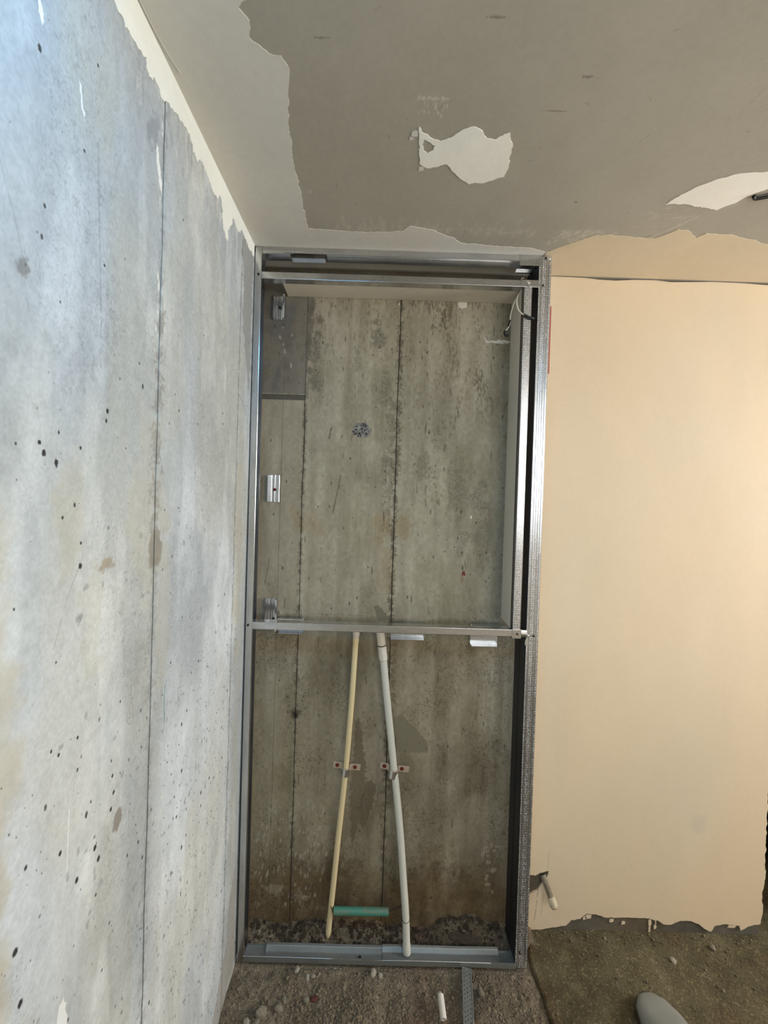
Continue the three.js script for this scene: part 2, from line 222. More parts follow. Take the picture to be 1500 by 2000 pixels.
  // knocked-out spot with stones showing
  P.spot(0.384, 1.893, 0.034, 0.03, rgb(112, 110, 104), 0.9, { rag: 0.35, soft: 0.15, dz: -0.25 });
  for (let i = 0; i < 55; i++) { const a = 6.28 * r(), d = 0.03 * Math.sqrt(r()); P.spot(0.384 + d * Math.cos(a) * 1.05, 1.893 + d * Math.sin(a) * 0.9, 0.002 + 0.004 * r(), 0.002 + 0.004 * r(), r() < 0.45 ? black : rgb(146, 144, 138), 0.85, { rag: 0.4, dz: (r() - 0.6) * 0.5 }); }
  P.spot(0.165, 0.808, 0.026, 0.024, rgb(62, 50, 34), 0.85, { rag: 0.45, soft: 0.75 }); P.spot(0.165, 0.802, 0.009, 0.013, rgb(30, 24, 18), 0.85, { rag: 0.4, soft: 0.5, dz: -0.5 });
  P.spot(0.789, 1.362, 0.009, 0.010, rgb(106, 44, 34), 0.9, { rag: 0.5, soft: 0.4 }); P.spot(0.785, 1.383, 0.003, 0.012, black, 0.6); P.spot(0.786, 1.335, 0.01, 0.025, rgb(112, 86, 70), 0.4, { rag: 0.6, soft: 0.7 });
  // white filler marks
  P.poly([[0.733, 2.39], [0.770, 2.39], [0.768, 2.373], [0.758, 2.368], [0.748, 2.366], [0.736, 2.37]], rgb(214, 206, 190), 0.95, { rag: 0.005, dz: 0.2 });
  P.poly([[0.838, 2.256], [0.843, 2.256], [0.846, 2.246], [0.87, 2.248], [0.9, 2.252], [0.95, 2.25], [0.95, 2.240], [0.9, 2.238], [0.87, 2.24], [0.845, 2.239]], rgb(212, 205, 190), 0.95, { rag: 0.005, dz: 0.2 });
  P.spot(0.811, 1.577, 0.004, 0.007, rgb(220, 214, 200), 0.95); P.spot(0.512, 2.375, 0.003, 0.005, rgb(220, 214, 200), 0.9);
  // smooth mortar patches
  P.poly([[0.53, 0.82], [0.545, 0.80], [0.57, 0.815], [0.602, 0.788], [0.64, 0.75], [0.673, 0.711], [0.674, 0.672], [0.586, 0.669], [0.53, 0.67], [0.528, 0.74]], rgb(120, 112, 90), 0.85, { rag: 0.006 });
  P.poly([[0.68, 1.06], [0.71, 1.064], [0.752, 1.062], [0.741, 1.028], [0.696, 1.024], [0.69, 1.045]], rgb(118, 110, 92), 0.75, { rag: 0.006 });
  P.poly([[0.452, 1.228], [0.47, 1.228], [0.484, 1.215], [0.514, 1.18], [0.5, 1.172], [0.468, 1.172], [0.462, 1.2]], rgb(110, 102, 84), 0.85, { rag: 0.005 });
  P.poly([[0.40, 0.80], [0.415, 0.78], [0.425, 0.7], [0.44, 0.62], [0.44, 0.5], [0.42, 0.4], [0.40, 0.3], [0.38, 0.45], [0.39, 0.62]], rgb(96, 84, 64), 0.6, { rag: 0.012 });
  P.poly([[0.445, 0.56], [0.48, 0.55], [0.47, 0.45], [0.43, 0.36], [0.42, 0.45]], rgb(92, 80, 60), 0.6, { rag: 0.012 });
  // pale splashes low on the left and on the right
  for (let i = 0; i < 150; i++) { const x = 0.03 + 0.27 * r(), y = 0.05 + 0.42 * Math.pow(r(), 0.8); if (Math.abs(x - 0.17) > 0.13 - 0.1 * y + 0.04) continue; P.spot(x, y, 0.0015 + 0.004 * r(), 0.004 + 0.012 * r(), rgb(168, 160, 140), 0.4 + 0.4 * r(), { rag: 0.6, turn: -0.3 * r() }); }
  for (let i = 0; i < 16; i++) P.spot(0.89 + 0.07 * r(), 0.13 + 0.2 * r(), 0.004 + 0.009 * r(), 0.004 + 0.01 * r(), rgb(156, 142, 122), 0.75, { rag: 0.3 });
  P.spot(0.2, 0.1, 0.035, 0.012, rgb(158, 146, 124), 0.7, { rag: 0.6 }); P.spot(0.1, 0.13, 0.04, 0.02, rgb(150, 140, 120), 0.55, { rag: 0.7 });
  for (let i = 0; i < 26; i++) P.spot(0.05 + 0.9 * r(), 0.02 + 0.22 * r(), 0.02 + 0.05 * r(), 0.015 + 0.04 * r(), rgb(76, 62, 46), 0.4, { rag: 0.8, soft: 0.6, grain: 0.45 });
  // air holes and scratches
  for (let i = 0; i < 900; i++) { const x = 0.0 + 0.98 * r(), y = 2.35 * r(), m = 0.0008 + 0.002 * Math.pow(r(), 3); P.spot(x, y, m, m * (1.2 + 2 * r()), black, 0.35 + 0.45 * r(), { rag: 0.3, dz: -0.3 }); }
  for (let i = 0; i < 70; i++) { const x = 0.05 + 0.9 * r(), y = 0.2 + 2.1 * r(); P.spot(x, y, 0.0016 + 0.002 * r(), 0.008 + 0.02 * r(), rgb(84, 76, 60), 0.6, { rag: 0.4, turn: 0.3 * (r() - 0.5) }); }
  P.stroke([[0.31, 1.72], [0.3, 1.66], [0.285, 1.58]], 0.003, rgb(92, 80, 60), 0.7); P.stroke([[0.27, 1.9], [0.262, 1.86]], 0.004, rgb(92, 84, 66), 0.7);
  P.stroke([[0.2, 1.192], [0.35, 1.19], [0.5, 1.186]], 0.0012, rgb(92, 84, 70), 0.6, { breaks: 0.4 });
  P.stroke([[0.035, 1.3], [0.045, 1.36], [0.048, 1.4]], 0.0014, rgb(92, 50, 40), 0.7); P.stroke([[0.085, 2.3], [0.084, 2.02]], 0.0012, rgb(100, 84, 74), 0.7);
}
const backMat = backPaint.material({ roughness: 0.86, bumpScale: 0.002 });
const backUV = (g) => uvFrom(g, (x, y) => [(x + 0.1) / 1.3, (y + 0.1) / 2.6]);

// ---------------------------------------------------------------- ceiling board, filler, beige paint, dirt
const ceilPaint = new Paint(1536, 1024, 0, -0.13, 2.1, 1.4).fill((x, z, o) => {
  const big = fbm(x * 2.2 + 60, z * 2.2, 4), mid = fbm(x * 12, z * 12 + 3, 4), fine = fbm(x * 120, z * 120, 2);
  const v = 0.655 + 0.05 * (big - 0.5) + 0.03 * (mid - 0.5) + 0.022 * (fine - 0.5);
  o[0] = v + 0.012; o[1] = v - 0.018; o[2] = v - 0.078; o[3] = 0.6 + 0.1 * (fine - 0.5);
});
{
  const P = ceilPaint, r = rng(5), pale = rgb(198, 190, 172), dusk = rgb(96, 86, 72);
  for (let i = 0; i < 60; i++) { const t = r(); P.spot(0.497 + 0.07 * t, 0.52 - 0.035 * r() * (r() < 0.3 ? 1 : 0.15), 0.0012 + 0.0015 * r(), 0.002 + 0.004 * r(), pale, 0.6, { rag: 0.6 }); }
  for (const [x, z] of [[0.541, 0.499], [0.548, 0.487], [0.556, 0.481]]) P.spot(x, z, 0.0025, 0.007, pale, 0.85, { rag: 0.5, turn: 0.5 });
  P.spot(0.23, 0.249, 0.006, 0.008, pale, 0.6, { rag: 0.8, grain: 0.4 });
  for (let i = 0; i < 130; i++) { const x = 0.28 + 0.65 * r(); P.spot(x, 0.1 + 0.06 * r() * r(), 0.003 + 0.006 * r(), 0.008 + 0.02 * r(), pale, 0.35, { rag: 0.8, grain: 0.55 }); }
  for (let i = 0; i < 60; i++) { const x = 0.98 + 0.2 * r(); P.spot(x, 0.06 + 0.07 * r(), 0.006 + 0.01 * r(), 0.004 + 0.006 * r(), pale, 0.55, { rag: 0.8, grain: 0.5, turn: 0.6 }); }
  for (let i = 0; i < 60; i++) { const x = 1.2 + 0.16 * r(); P.spot(x, 0.15 + 0.09 * r(), 0.01 * r() + 0.004, 0.003, pale, 0.3, { rag: 0.8, grain: 0.55, turn: 0.4 }); }
  P.stroke([[1.20, 0.217], [1.27, 0.20], [1.33, 0.195]], 0.006, pale, 0.5, { rag: 1, breaks: 0.5 }); P.stroke([[1.29, 0.11], [1.33, 0.16], [1.36, 0.205]], 0.004, pale, 0.7, { rag: 0.8 });
  P.stroke([[1.24, 0.085], [1.29, 0.12]], 0.0012, dusk, 0.8);
  for (const [x, z, a, b] of [[0.98, 0.245, 0.006, 0.004], [0.83, 0.57, 0.012, 0.004], [1.15, 0.21, 0.003, 0.002], [1.38, 0.42, 0.02, 0.003], [0.62, 0.66, 0.02, 0.003], [0.8, 0.5, 0.03, 0.002], [0.31, 0.62, 0.02, 0.002]]) P.spot(x, z, a, b, dusk, 0.45, { rag: 0.7, soft: 0.6 });
  for (let i = 0; i < 120; i++) P.spot(0.2 + 1.5 * r(), 0.05 + 0.65 * r(), 0.002 + 0.012 * r(), 0.001 + 0.002 * r(), r() < 0.5 ? dusk : pale, 0.18, { rag: 0.7, soft: 0.7, turn: 6 * r() });
}
const ceilMat = ceilPaint.material({ roughness: 0.9, bumpScale: 0.0006 });
const ceilUV = (g) => uvFrom(g, (x, y, z) => [x / 2.1, (z + 0.13) / 1.4]);
function plainPaint(seed, col, amp, s) {                 // one metre of a plain, slightly uneven coat
  return new Paint(512, 512, 0, 0, s, s).fill((x, y, o) => { const v = amp * (fbm(x * 7 + seed, y * 7, 4) - 0.5) + amp * 0.5 * (fbm(x * 70, y * 70 + seed, 3) - 0.5), t = 0.5 * amp * (fbm(x * 4 + 9, y * 3 + seed, 3) - 0.5); o[0] = col[0] + v + t; o[1] = col[1] + v; o[2] = col[2] + v - t; o[3] = 0.6 + 0.3 * (fbm(x * 30, y * 30, 4) - 0.5) + 0.1 * (vn(x * 300, y * 300) - 0.5); });
}
const fillerMat = plainPaint(3, rgb(212, 207, 196), 0.05, 1).material({ roughness: 0.88, bumpScale: 0.0015 });
const brightFillerMat = plainPaint(5, rgb(244, 240, 229), 0.05, 1).material({ roughness: 0.88, bumpScale: 0.0015 });
const wallFillerMat = plainPaint(13, rgb(226, 226, 216), 0.05, 1).material({ roughness: 0.88, bumpScale: 0.0015 });
const creamCeilMat = plainPaint(4, rgb(214, 196, 166), 0.04, 1).material({ roughness: 0.85, bumpScale: 0.001 });
const boardMat = plainPaint(17, rgb(204, 194, 176), 0.04, 1).material({ roughness: 0.88, bumpScale: 0.0006 });
const cementMat = plainPaint(8, rgb(92, 83, 68), 0.12, 1).material({ roughness: 0.92, bumpScale: 0.004 });
const groutMat = plainPaint(9, rgb(66, 60, 50), 0.12, 1).material({ roughness: 0.95, bumpScale: 0.004 });
const roomMat = plainPaint(19, rgb(206, 196, 178), 0.05, 1).material({ roughness: 0.88, bumpScale: 0.001 });
const beigePaint = new Paint(1024, 1536, 1.0, 0, 1.0, 2.5).fill((x, y, o) => {
  const big = fbm(x * 2.4 + 5, y * 1.8, 4), mid = fbm(x * 10, y * 5, 4), fine = fbm(x * 90, y * 90, 3), pink = fbm(x * 3 + 40, y * 2 + 8, 3);
  const v = 0.035 * (big - 0.5) + 0.022 * (mid - 0.5) + 0.014 * (fine - 0.5), t = 0.03 * (pink - 0.5);
  o[0] = 0.835 + v + t; o[1] = 0.755 + v; o[2] = 0.635 + v - t; o[3] = 0.6 + 0.25 * (mid - 0.5) + 0.1 * (fine - 0.5);
});
beigePaint.spot(1.725, 0.425, 0.045, 0.05, rgb(196, 182, 160), 0.5, { rag: 0.4, soft: 0.6 });
beigePaint.spot(1.655, 0.53, 0.04, 0.06, rgb(206, 190, 164), 0.3, { rag: 0.5, soft: 0.7 });
beigePaint.spot(1.47, 0.26, 0.012, 0.004, rgb(196, 176, 146), 0.5, { rag: 0.6, soft: 0.6 });
beigePaint.stroke([[1.118, 0.19], [1.112, 0.1], [1.105, 0.03]], 0.0016, rgb(130, 116, 92), 0.8, { breaks: 0.3 });
beigePaint.stroke([[1.15, 0.23], [1.152, 0.3]], 0.0012, rgb(150, 134, 108), 0.7); beigePaint.stroke([[1.138, 0.14], [1.13, 0.06]], 0.0012, rgb(150, 134, 108), 0.7);
const beigeMat = beigePaint.material({ roughness: 0.72, bumpScale: 0.0012 });
const dirtPaint = (seed, base, warm) => new Paint(1024, 1024, 0, 0, 1, 1).fill((x, y, o) => {
  const big = fbm(x * 4 + seed, y * 4, 4), mid = fbm(x * 22, y * 22 + seed, 4), fine = vn(x * 330, y * 330), grit = sm(0.72, 0.86, vn(x * 190 + 3, y * 190)); const v = 0.16 * (big - 0.5) + 0.15 * (mid - 0.5) + 0.09 * (fine - 0.5) + 0.1 * grit;
  const red = warm * sm(0.5, 0.66, fbm(x * 5 + 70, y * 5 + seed, 3)); o[0] = base[0] + v + 0.03 * red; o[1] = base[1] + v - 0.015 * red; o[2] = base[2] + v * 0.9 - 0.02 * red; o[3] = 0.5 + 0.5 * (mid - 0.5) + 0.35 * (fine - 0.5) + 0.2 * grit;
});
const dirtMat = dirtPaint(2, rgb(104, 91, 73), 1).material({ roughness: 0.97, bumpScale: 0.006 });
const screedMat = dirtPaint(31, rgb(70, 61, 36), 0.5).material({ roughness: 0.93, bumpScale: 0.003 });

// ---------------------------------------------------------------- room shell
const T = 0.2;
// left wall: cast concrete boards separated by open joints, a filler strip along the ceiling
const wallLeft = structure('wall_left', uvFrom(box(-T, -0.006, -0.1, CEIL, BACK - 0.2, REAR + T), (x, y, z) => [z, y]), groutMat, 'bare cast concrete side wall with dark vertical board joints and a white filler strip at the ceiling', 'wall');
const edgeJit = (base, amp, seed, y0 = -0.1, y1 = CEIL) => { const l = []; for (let y = y0; y < y1 + 1e-6; y += 0.03) l.push([base + amp * 2 * (0.7 * vn(y * 6 + seed, seed) + 0.3 * vn(y * 40, seed + 3) - 0.5), Math.min(y, y1)]); return l; };
{
  const bounds = [[edgeJit(-0.13, 0, 1), edgeJit(0.1185, 0.002, 2)], [edgeJit(0.1212, 0.002, 2), edgeJit(0.5695, 0.0025, 5)], [edgeJit(0.5735, 0.0025, 5), edgeJit(REAR, 0, 6)]];
  for (const [a, b] of bounds) part('board_face', leftUV(onLeft([...a, ...b.slice().reverse()], 0.007, 0)), leftWallMat, wallLeft);
  const strip = [[REAR, CEIL], [REAR, 2.42], [1.1, 2.42], [0.73, 2.423], [0.696, 2.417], [0.662, 2.422], [0.638, 2.433], [0.628, 2.41], [0.612, 2.425], [0.574, 2.419], [0.54, 2.43], [0.497, 2.442], [0.45, 2.43], [0.379, 2.432], [0.34, 2.418], [0.299, 2.441], [0.285, 2.40], [0.264, 2.354], [0.24, 2.37], [0.225, 2.42], [0.205, 2.447], [0.16, 2.44], [0.135, 2.46], [0.08, 2.455], [0.027, 2.454], [0.004, 2.46], [0.004, CEIL]];
  part('filler_strip', uvFrom(onLeft(ragged(strip, 0.013, 0.0035, 4, (a, b) => a[1] === CEIL || b[1] === CEIL), 0.0012, 0.0012), (x, y, z) => [z, y]), wallFillerMat, wallLeft).userData.label = 'white filler strip with a ragged lower edge';
}
// back wall: concrete boards in the niche, beige plaster coat to its right
const wallBack = structure('wall_back', uvFrom(box(-0.03, 1.978, -0.1, CEIL, BACK - T, BACK - 0.006), (x, y) => [x, y]), cementMat, 'rear wall, bare concrete behind the steel frame and beige plaster coat beside it', 'wall');
{
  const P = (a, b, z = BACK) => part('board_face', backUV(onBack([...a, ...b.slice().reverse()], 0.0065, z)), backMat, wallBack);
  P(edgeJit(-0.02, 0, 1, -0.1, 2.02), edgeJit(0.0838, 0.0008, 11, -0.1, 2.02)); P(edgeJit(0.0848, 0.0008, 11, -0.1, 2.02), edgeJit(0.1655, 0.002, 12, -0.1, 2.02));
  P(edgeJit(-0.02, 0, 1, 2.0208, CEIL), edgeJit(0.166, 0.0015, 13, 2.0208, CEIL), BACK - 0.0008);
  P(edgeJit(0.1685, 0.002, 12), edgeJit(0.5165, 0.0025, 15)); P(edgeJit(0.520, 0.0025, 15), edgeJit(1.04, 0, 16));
  const bottom = [[1.041, -0.03], [1.081, -0.014], [1.135, 0.001], [1.169, 0.008], [1.228, 0.018], [1.247, 0.04], [1.282, 0.045], [1.305, 0.066], [1.344, 0.065], [1.374, 0.054], [1.414, 0.053], [1.463, 0.056], [1.532, 0.056], [1.582, 0.047], [1.612, 0.032], [1.636, 0.033], [1.661, 0.045], [1.701, 0.049], [1.74, 0.038], [1.767, 0.018], [1.787, 0.009], [1.804, 0.033], [1.839, 0.04], [1.899, 0.036], [1.904, 0.016], [1.938, 0.035], [1.978, 0.044], [1.986, 0.1], [1.98, 0.16], [1.99, 0.22], [1.986, 0.3], [1.99, 1.0], [1.99, 2.4955], [1.9, 2.492], [1.8, 2.4965], [1.7, 2.4975], [1.62, 2.494], [1.54, 2.491], [1.48, 2.4965], [1.4, 2.4955], [1.33, 2.490], [1.27, 2.4915], [1.21, 2.4965], [1.15, 2.4975], [1.041, 2.4985]];
  const hole = [[1.079, 0.214], [1.103, 0.208], [1.122, 0.22], [1.155, 0.229], [1.149, 0.206], [1.133, 0.18], [1.118, 0.156], [1.085, 0.135], [1.076, 0.15]];
  part('plaster_coat', uvFrom(onBack(ragged(bottom, 0.004, 0.008, 9, (a, b) => a[1] > 0.5 && b[1] > 0.5), 0.0064, BACK, [ragged(hole, 0.003, 0.006, 3)]), (x, y) => [x - 1, y / 2.5]), beigeMat, wallBack).userData.label = 'beige painted plaster with a torn lower edge';
  for (const [x, y, w, h] of [[1.315, 0.052, 0.012, 0.008], [1.405, 0.04, 0.008, 0.006], [1.3, 0.045, 0.006, 0.007], [1.553, 0.022, 0.005, 0.03], [1.575, 0.028, 0.004, 0.018], [1.87, 0.03, 0.016, 0.008], [1.45, 0.03, 0.007, 0.005]])
    part('plaster_flake', uvFrom(onBack(ragged([[x - w, y - h], [x + w * 0.8, y - h * 0.7], [x + w, y + h], [x - w * 0.7, y + h * 0.8]], 0.004, 0.004, x * 50), 0.003, BACK - 0.0025), (px, py) => [px - 1, py / 2.5]), beigeMat, wallBack);
  part('marking_line', box(1.0845, 1.0885, 2.13, 2.385, BACK - 0.0004, BACK + 0.0003), new THREE.MeshStandardMaterial({ color: srgb(160, 60, 70), roughness: 0.8 }), wallBack).userData.label = 'red marking line';
}
// doorway beyond the beige wall; unseen far wall added to dim the passage
structure('added_far_wall', uvFrom(box(2.3, RIGHT + T, -0.1, CEIL, BACK - T, BACK), (x, y) => [x, y]), roomMat, 'plastered wall added beyond the doorway to keep window light from the passage', 'wall');
structure('wall_passage', uvFrom(merge([box(1.6, RIGHT + T, -0.1, CEIL, -1.5, -1.3), box(1.5, 1.6, -0.1, CEIL, -1.5, BACK - T)]), (x, y, z) => [x + z, y]), cementMat, 'dark cement wall of the passage beyond the beige wall', 'wall');
// right and rear walls with the window opening
structure('wall_right', uvFrom(merge([box(RIGHT, RIGHT + T, -0.1, CEIL, -1.5, WIN.z0), box(RIGHT, RIGHT + T, -0.1, CEIL, WIN.z1, REAR + T), box(RIGHT, RIGHT + T, -0.1, WIN.y0, WIN.z0, WIN.z1), box(RIGHT, RIGHT + T, WIN.y1, CEIL, WIN.z0, WIN.z1)]), (x, y, z) => [z, y]), roomMat, 'pale plastered side wall with the window opening outside the view', 'wall');
structure('wall_rear', uvFrom(merge([box(-T, WIN2.x0, -0.1, CEIL, REAR, REAR + T), box(WIN2.x1, RIGHT + T, -0.1, CEIL, REAR, REAR + T), box(WIN2.x0, WIN2.x1, -0.1, WIN2.y0, REAR, REAR + T), box(WIN2.x0, WIN2.x1, WIN2.y1, CEIL, REAR, REAR + T)]), (x, y) => [x, y]), roomMat, 'pale plastered wall with a window opening behind the camera', 'wall');
structure('ground_outside', box(RIGHT + T, 14, -0.12, -0.1, -6, 10), new THREE.MeshStandardMaterial({ color: srgb(150, 148, 140), roughness: 0.95 }), 'pale ground outside the window', 'ground');
// ceiling board with filler, slab above it
const ceiling = structure('ceiling', uvFrom(merge([box(-T, RIGHT + T, CEIL + 0.03, CEIL + 0.2, -1.5, ADDED_OPENING.z0), box(-T, RIGHT + T, CEIL + 0.03, CEIL + 0.2, ADDED_OPENING.z1, REAR + T), box(-T, ADDED_OPENING.x0, CEIL + 0.03, CEIL + 0.2, ADDED_OPENING.z0, ADDED_OPENING.z1), box(ADDED_OPENING.x1, RIGHT + T, CEIL + 0.03, CEIL + 0.2, ADDED_OPENING.z0, ADDED_OPENING.z1)]), (x, y, z) => [x, z]), groutMat, 'grey gypsum board ceiling with patches of pale filler', 'ceiling');
{
  const tear = [[1.436, 0.292], [1.447, 0.287], [1.444, 0.279], [1.46, 0.283], [1.50, 0.294], [1.56, 0.310], [1.572, 0.322], [1.5, 0.312], [1.466, 0.3], [1.452, 0.290]];
  part('gypsum_board', ceilUV(onCeil([[0, -1.3], [RIGHT, -1.3], [RIGHT, REAR], [0, REAR]], 0.0095, CEIL, [tear, [[ADDED_OPENING.x0, ADDED_OPENING.z0], [ADDED_OPENING.x1, ADDED_OPENING.z0], [ADDED_OPENING.x1, ADDED_OPENING.z1], [ADDED_OPENING.x0, ADDED_OPENING.z1]]])), ceilMat, ceiling);
  part('board_edge', box(-T, RIGHT + T, CEIL + 0.0095, CEIL + 0.03, -1.5, -1.3), groutMat, ceiling);
  const patch = (name, pts, amp, mat, keep, th = 0.0012, holes = []) => part('filler_patch', uvFrom(onCeil(ragged(pts, amp, 0.006, pts.length * 3.7, keep), th, CEIL - th, holes.map((h) => ragged(h, 0.003, 0.004, 2))), (x, y, z) => [x, z]), mat, ceiling).userData.label = name;
  part('filler_ridge', tube([[0.004, CEIL - 0.0012, 0.67], [0.006, CEIL - 0.0014, 0.62], [0.011, CEIL - 0.0014, 0.582], [0.017, CEIL - 0.0012, 0.551]], 0.0014, 20, 6), fillerMat, ceiling).userData.label = 'thin raised line in the filler';
  const flat = (a, b) => (a[0] === 0 && b[0] === 0) || (a[1] >= 0.99 && b[1] >= 0.99) || (a[1] === -0.12 && b[1] === -0.12);
  patch('pale filler band along the concrete wall and above the frame', [[0, -0.12], [1.0, -0.12], [1.0, 0.018], [0.943, 0.036], [0.805, 0.042], [0.7, 0.051], [0.672, 0.075], [0.64, 0.087], [0.605, 0.107], [0.56, 0.118], [0.522, 0.124], [0.5, 0.1], [0.44, 0.092], [0.361, 0.088], [0.27, 0.092], [0.199, 0.097], [0.204, 0.253], [0.204, 0.35], [0.216, 0.463], [0.238, 0.571], [0.228, 0.589], [0.206, 0.592], [0.177, 0.616], [0.185, 0.642], [0.171, 0.661], [0.189, 0.672], [0.2, 0.72], [0.19, 0.9], [0.18, 0.99], [0, 0.99]], 0.004, fillerMat, flat);
  patch('pale filler patch in the middle of the ceiling', [[0.511, 0.454], [0.518, 0.442], [0.533, 0.436], [0.545, 0.426], [0.565, 0.42], [0.597, 0.438], [0.62, 0.454], [0.634, 0.459], [0.653, 0.452], [0.673, 0.431], [0.693, 0.429], [0.709, 0.443], [0.72, 0.448], [0.739, 0.406], [0.751, 0.348], [0.75, 0.324], [0.709, 0.305], [0.664, 0.295], [0.631, 0.319], [0.59, 0.357], [0.572, 0.348], [0.546, 0.343], [0.525, 0.354]], 0.004, brightFillerMat, undefined, 0.0012, [[[0.526, 0.424], [0.542, 0.416], [0.556, 0.408], [0.553, 0.396], [0.540, 0.386], [0.530, 0.392], [0.524, 0.408]]]);
  for (const [x, z, s] of [[0.503, 0.436, 0.008], [0.497, 0.425, 0.005], [0.53, 0.34, 0.007]]) patch('fleck of pale filler', [[x - s, z - s], [x + s, z - s * 0.7], [x + s * 0.8, z + s], [x - s * 0.9, z + s * 0.6]], s * 0.6, fillerMat);
  patch('pointed pale filler patch beside the torn hole', [[1.231, 0.248], [1.245, 0.284], [1.264, 0.312], [1.294, 0.338], [1.331, 0.356], [1.398, 0.367], [1.43, 0.345], [1.455, 0.318], [1.43, 0.293], [1.41, 0.258], [1.389, 0.233], [1.339, 0.241], [1.286, 0.252]], 0.004, brightFillerMat);
  patch('cream painted band along the beige wall', [[1.0, -0.12], [1.99, -0.12], [1.99, 0.07], [1.683, 0.092], [1.611, 0.114], [1.512, 0.134], [1.444, 0.137], [1.433, 0.112], [1.381, 0.146], [1.345, 0.151], [1.327, 0.124], [1.308, 0.106], [1.241, 0.107], [1.155, 0.115], [1.118, 0.109], [1.076, 0.081], [1.04, 0.053], [1.0, 0.02]], 0.004, creamCeilMat, flat);
}

// floor: loose dirt in front of and behind the frame, harder screed on the right
function terrain(xs, zs, height, uvs = 1) {
  const p = [], uv = [], id = []; for (const z of zs) for (const x of xs) { p.push(x, height(x, z), z); uv.push(x * uvs, z * uvs); }
  const n = xs.length; for (let j = 0; j + 1 < zs.length; j++) for (let i = 0; i + 1 < n; i++) { const a = j * n + i; id.push(a, a + n, a + 1, a + 1, a + n, a + n + 1); }
  const g = new THREE.BufferGeometry(); g.setAttribute('position', new THREE.Float32BufferAttribute(p, 3)); g.setAttribute('uv', new THREE.Float32BufferAttribute(uv, 2)); g.setIndex(id); g.computeVertexNormals(); return g;
}
const steps = (a, b, s) => { const l = []; for (let v = a; v < b - s / 3; v += s) l.push(v); l.push(b); return l; };
const edgeX = (z) => 1.042 + 0.02 * sm(0, -0.12, z) + 0.012 * (fbm(z * 18, 5, 3) - 0.5) + 0.05 * Math.max(0, z - 0.13);
function dirtHeight(x, z) {
  const h = fbm(x * 9, z * 9, 4) - 0.5, f = fbm(x * 55, z * 55, 3) - 0.5, inFrame = sm(-0.075, -0.055, z) * sm(0.012, 0.003, z);
  let y = -0.012 + 0.028 * h * (1 - inFrame) + 0.009 * f * (1 - 0.8 * inFrame) - 0.002 * inFrame;
  y += sm(-0.055, -0.11, z) * (0.006 + 0.026 * sm(0.45, 0.75, fbm(x * 6 + 3, 2, 3)) + 0.03 * sm(0.7, 0.78, x) * sm(0.93, 0.85, x));
  y -= 0.012 * sm(0.05, 0.2, z) * sm(0.5, 0.1, x);
  return Math.min(y, inFrame > 0.5 ? -0.003 : 1);
}
const floorBase = structure('floor', uvFrom(box(-T, RIGHT + T, -0.2, -0.06, -1.5, REAR + T), (x, y, z) => [x, z]), groutMat, 'unfinished floor of loose grey brown dirt and olive screed', 'floor');
part('loose_dirt', terrain(steps(-0.005, 1.09, 0.005), [...steps(-0.1305, 0.3, 0.005), ...steps(0.33, REAR, 0.06)], dirtHeight), dirtMat, floorBase).userData.label = 'loose grey brown dirt';
{
  const zs = [...steps(-1.3, -0.14, 0.08), ...steps(-0.13, 0.32, 0.006), ...steps(0.36, REAR, 0.08)], cols = [...steps(0, 0.06, 0.006), ...steps(0.07, 1.0, 0.012), ...steps(1.1, 1.96, 0.1)];
  const h = (x, z, d) => -0.002 + 0.014 * (fbm(x * 5 + 8, z * 5, 4) - 0.5) + 0.004 * (fbm(x * 40, z * 40, 3) - 0.5) - 0.022 * Math.pow(1 - Math.min(1, d / 0.018), 2);
  const p = [], uv = [], id = []; for (const z of zs) for (const c of cols) { const x = edgeX(z) + c; p.push(x, c === 0 ? -0.06 : h(x, z, c), z); uv.push(x, z); }
  const n = cols.length; for (let j = 0; j + 1 < zs.length; j++) for (let i = 0; i + 1 < n; i++) { const a = j * n + i; id.push(a, a + n, a + 1, a + 1, a + n, a + n + 1); }
  const g = new THREE.BufferGeometry(); g.setAttribute('position', new THREE.Float32BufferAttribute(p, 3)); g.setAttribute('uv', new THREE.Float32BufferAttribute(uv, 2)); g.setIndex(id); g.computeVertexNormals();
  part('screed', g, screedMat, floorBase).userData.label = 'olive brown screed with a broken edge';
}

// ---------------------------------------------------------------- galvanised steel
const dimple = new Paint(64, 64, 0, 0, 0.012, 0.012).fill((x, y, o) => { const u = (x / 0.006) % 1 - 0.5, v = (y / 0.006) % 1 - 0.5, d = Math.hypot(u, v); o[0] = o[1] = o[2] = 1; o[3] = 0.7 - 0.5 * (1 - sm(0.16, 0.34, d)); }).maps();
const zinc = new Paint(512, 512, 0, 0, 0.25, 0.25).fill((x, y, o) => { const v = 0.80 + 0.10 * (fbm(x * 60, y * 14, 4) - 0.5) + 0.08 * (fbm(x * 220, y * 220, 3) - 0.5); o[0] = v - 0.006; o[1] = v; o[2] = v + 0.006; o[3] = 0.6 + 0.3 * (fbm(x * 40 + 4, y * 12, 3) - 0.5); }).maps();
for (const t of [dimple.bumpMap]) { t.wrapS = t.wrapT = THREE.RepeatWrapping; t.repeat.set(1 / 0.012, 1 / 0.012); }
for (const t of [zinc.map, zinc.bumpMap]) { t.repeat.set(4, 4); }
const steelMat = new THREE.MeshStandardMaterial({ map: zinc.map, bumpMap: zinc.bumpMap, bumpScale: 0.0008, metalness: 1, roughness: 0.23 });
const knurledMat = new THREE.MeshStandardMaterial({ map: zinc.map, bumpMap: dimple.bumpMap, bumpScale: 0.003, metalness: 1, roughness: 0.24 });
const dullSteelMat = new THREE.MeshStandardMaterial({ map: zinc.map, color: srgb(176, 178, 172), bumpMap: zinc.bumpMap, bumpScale: 0.001, metalness: 0.6, roughness: 0.48 });
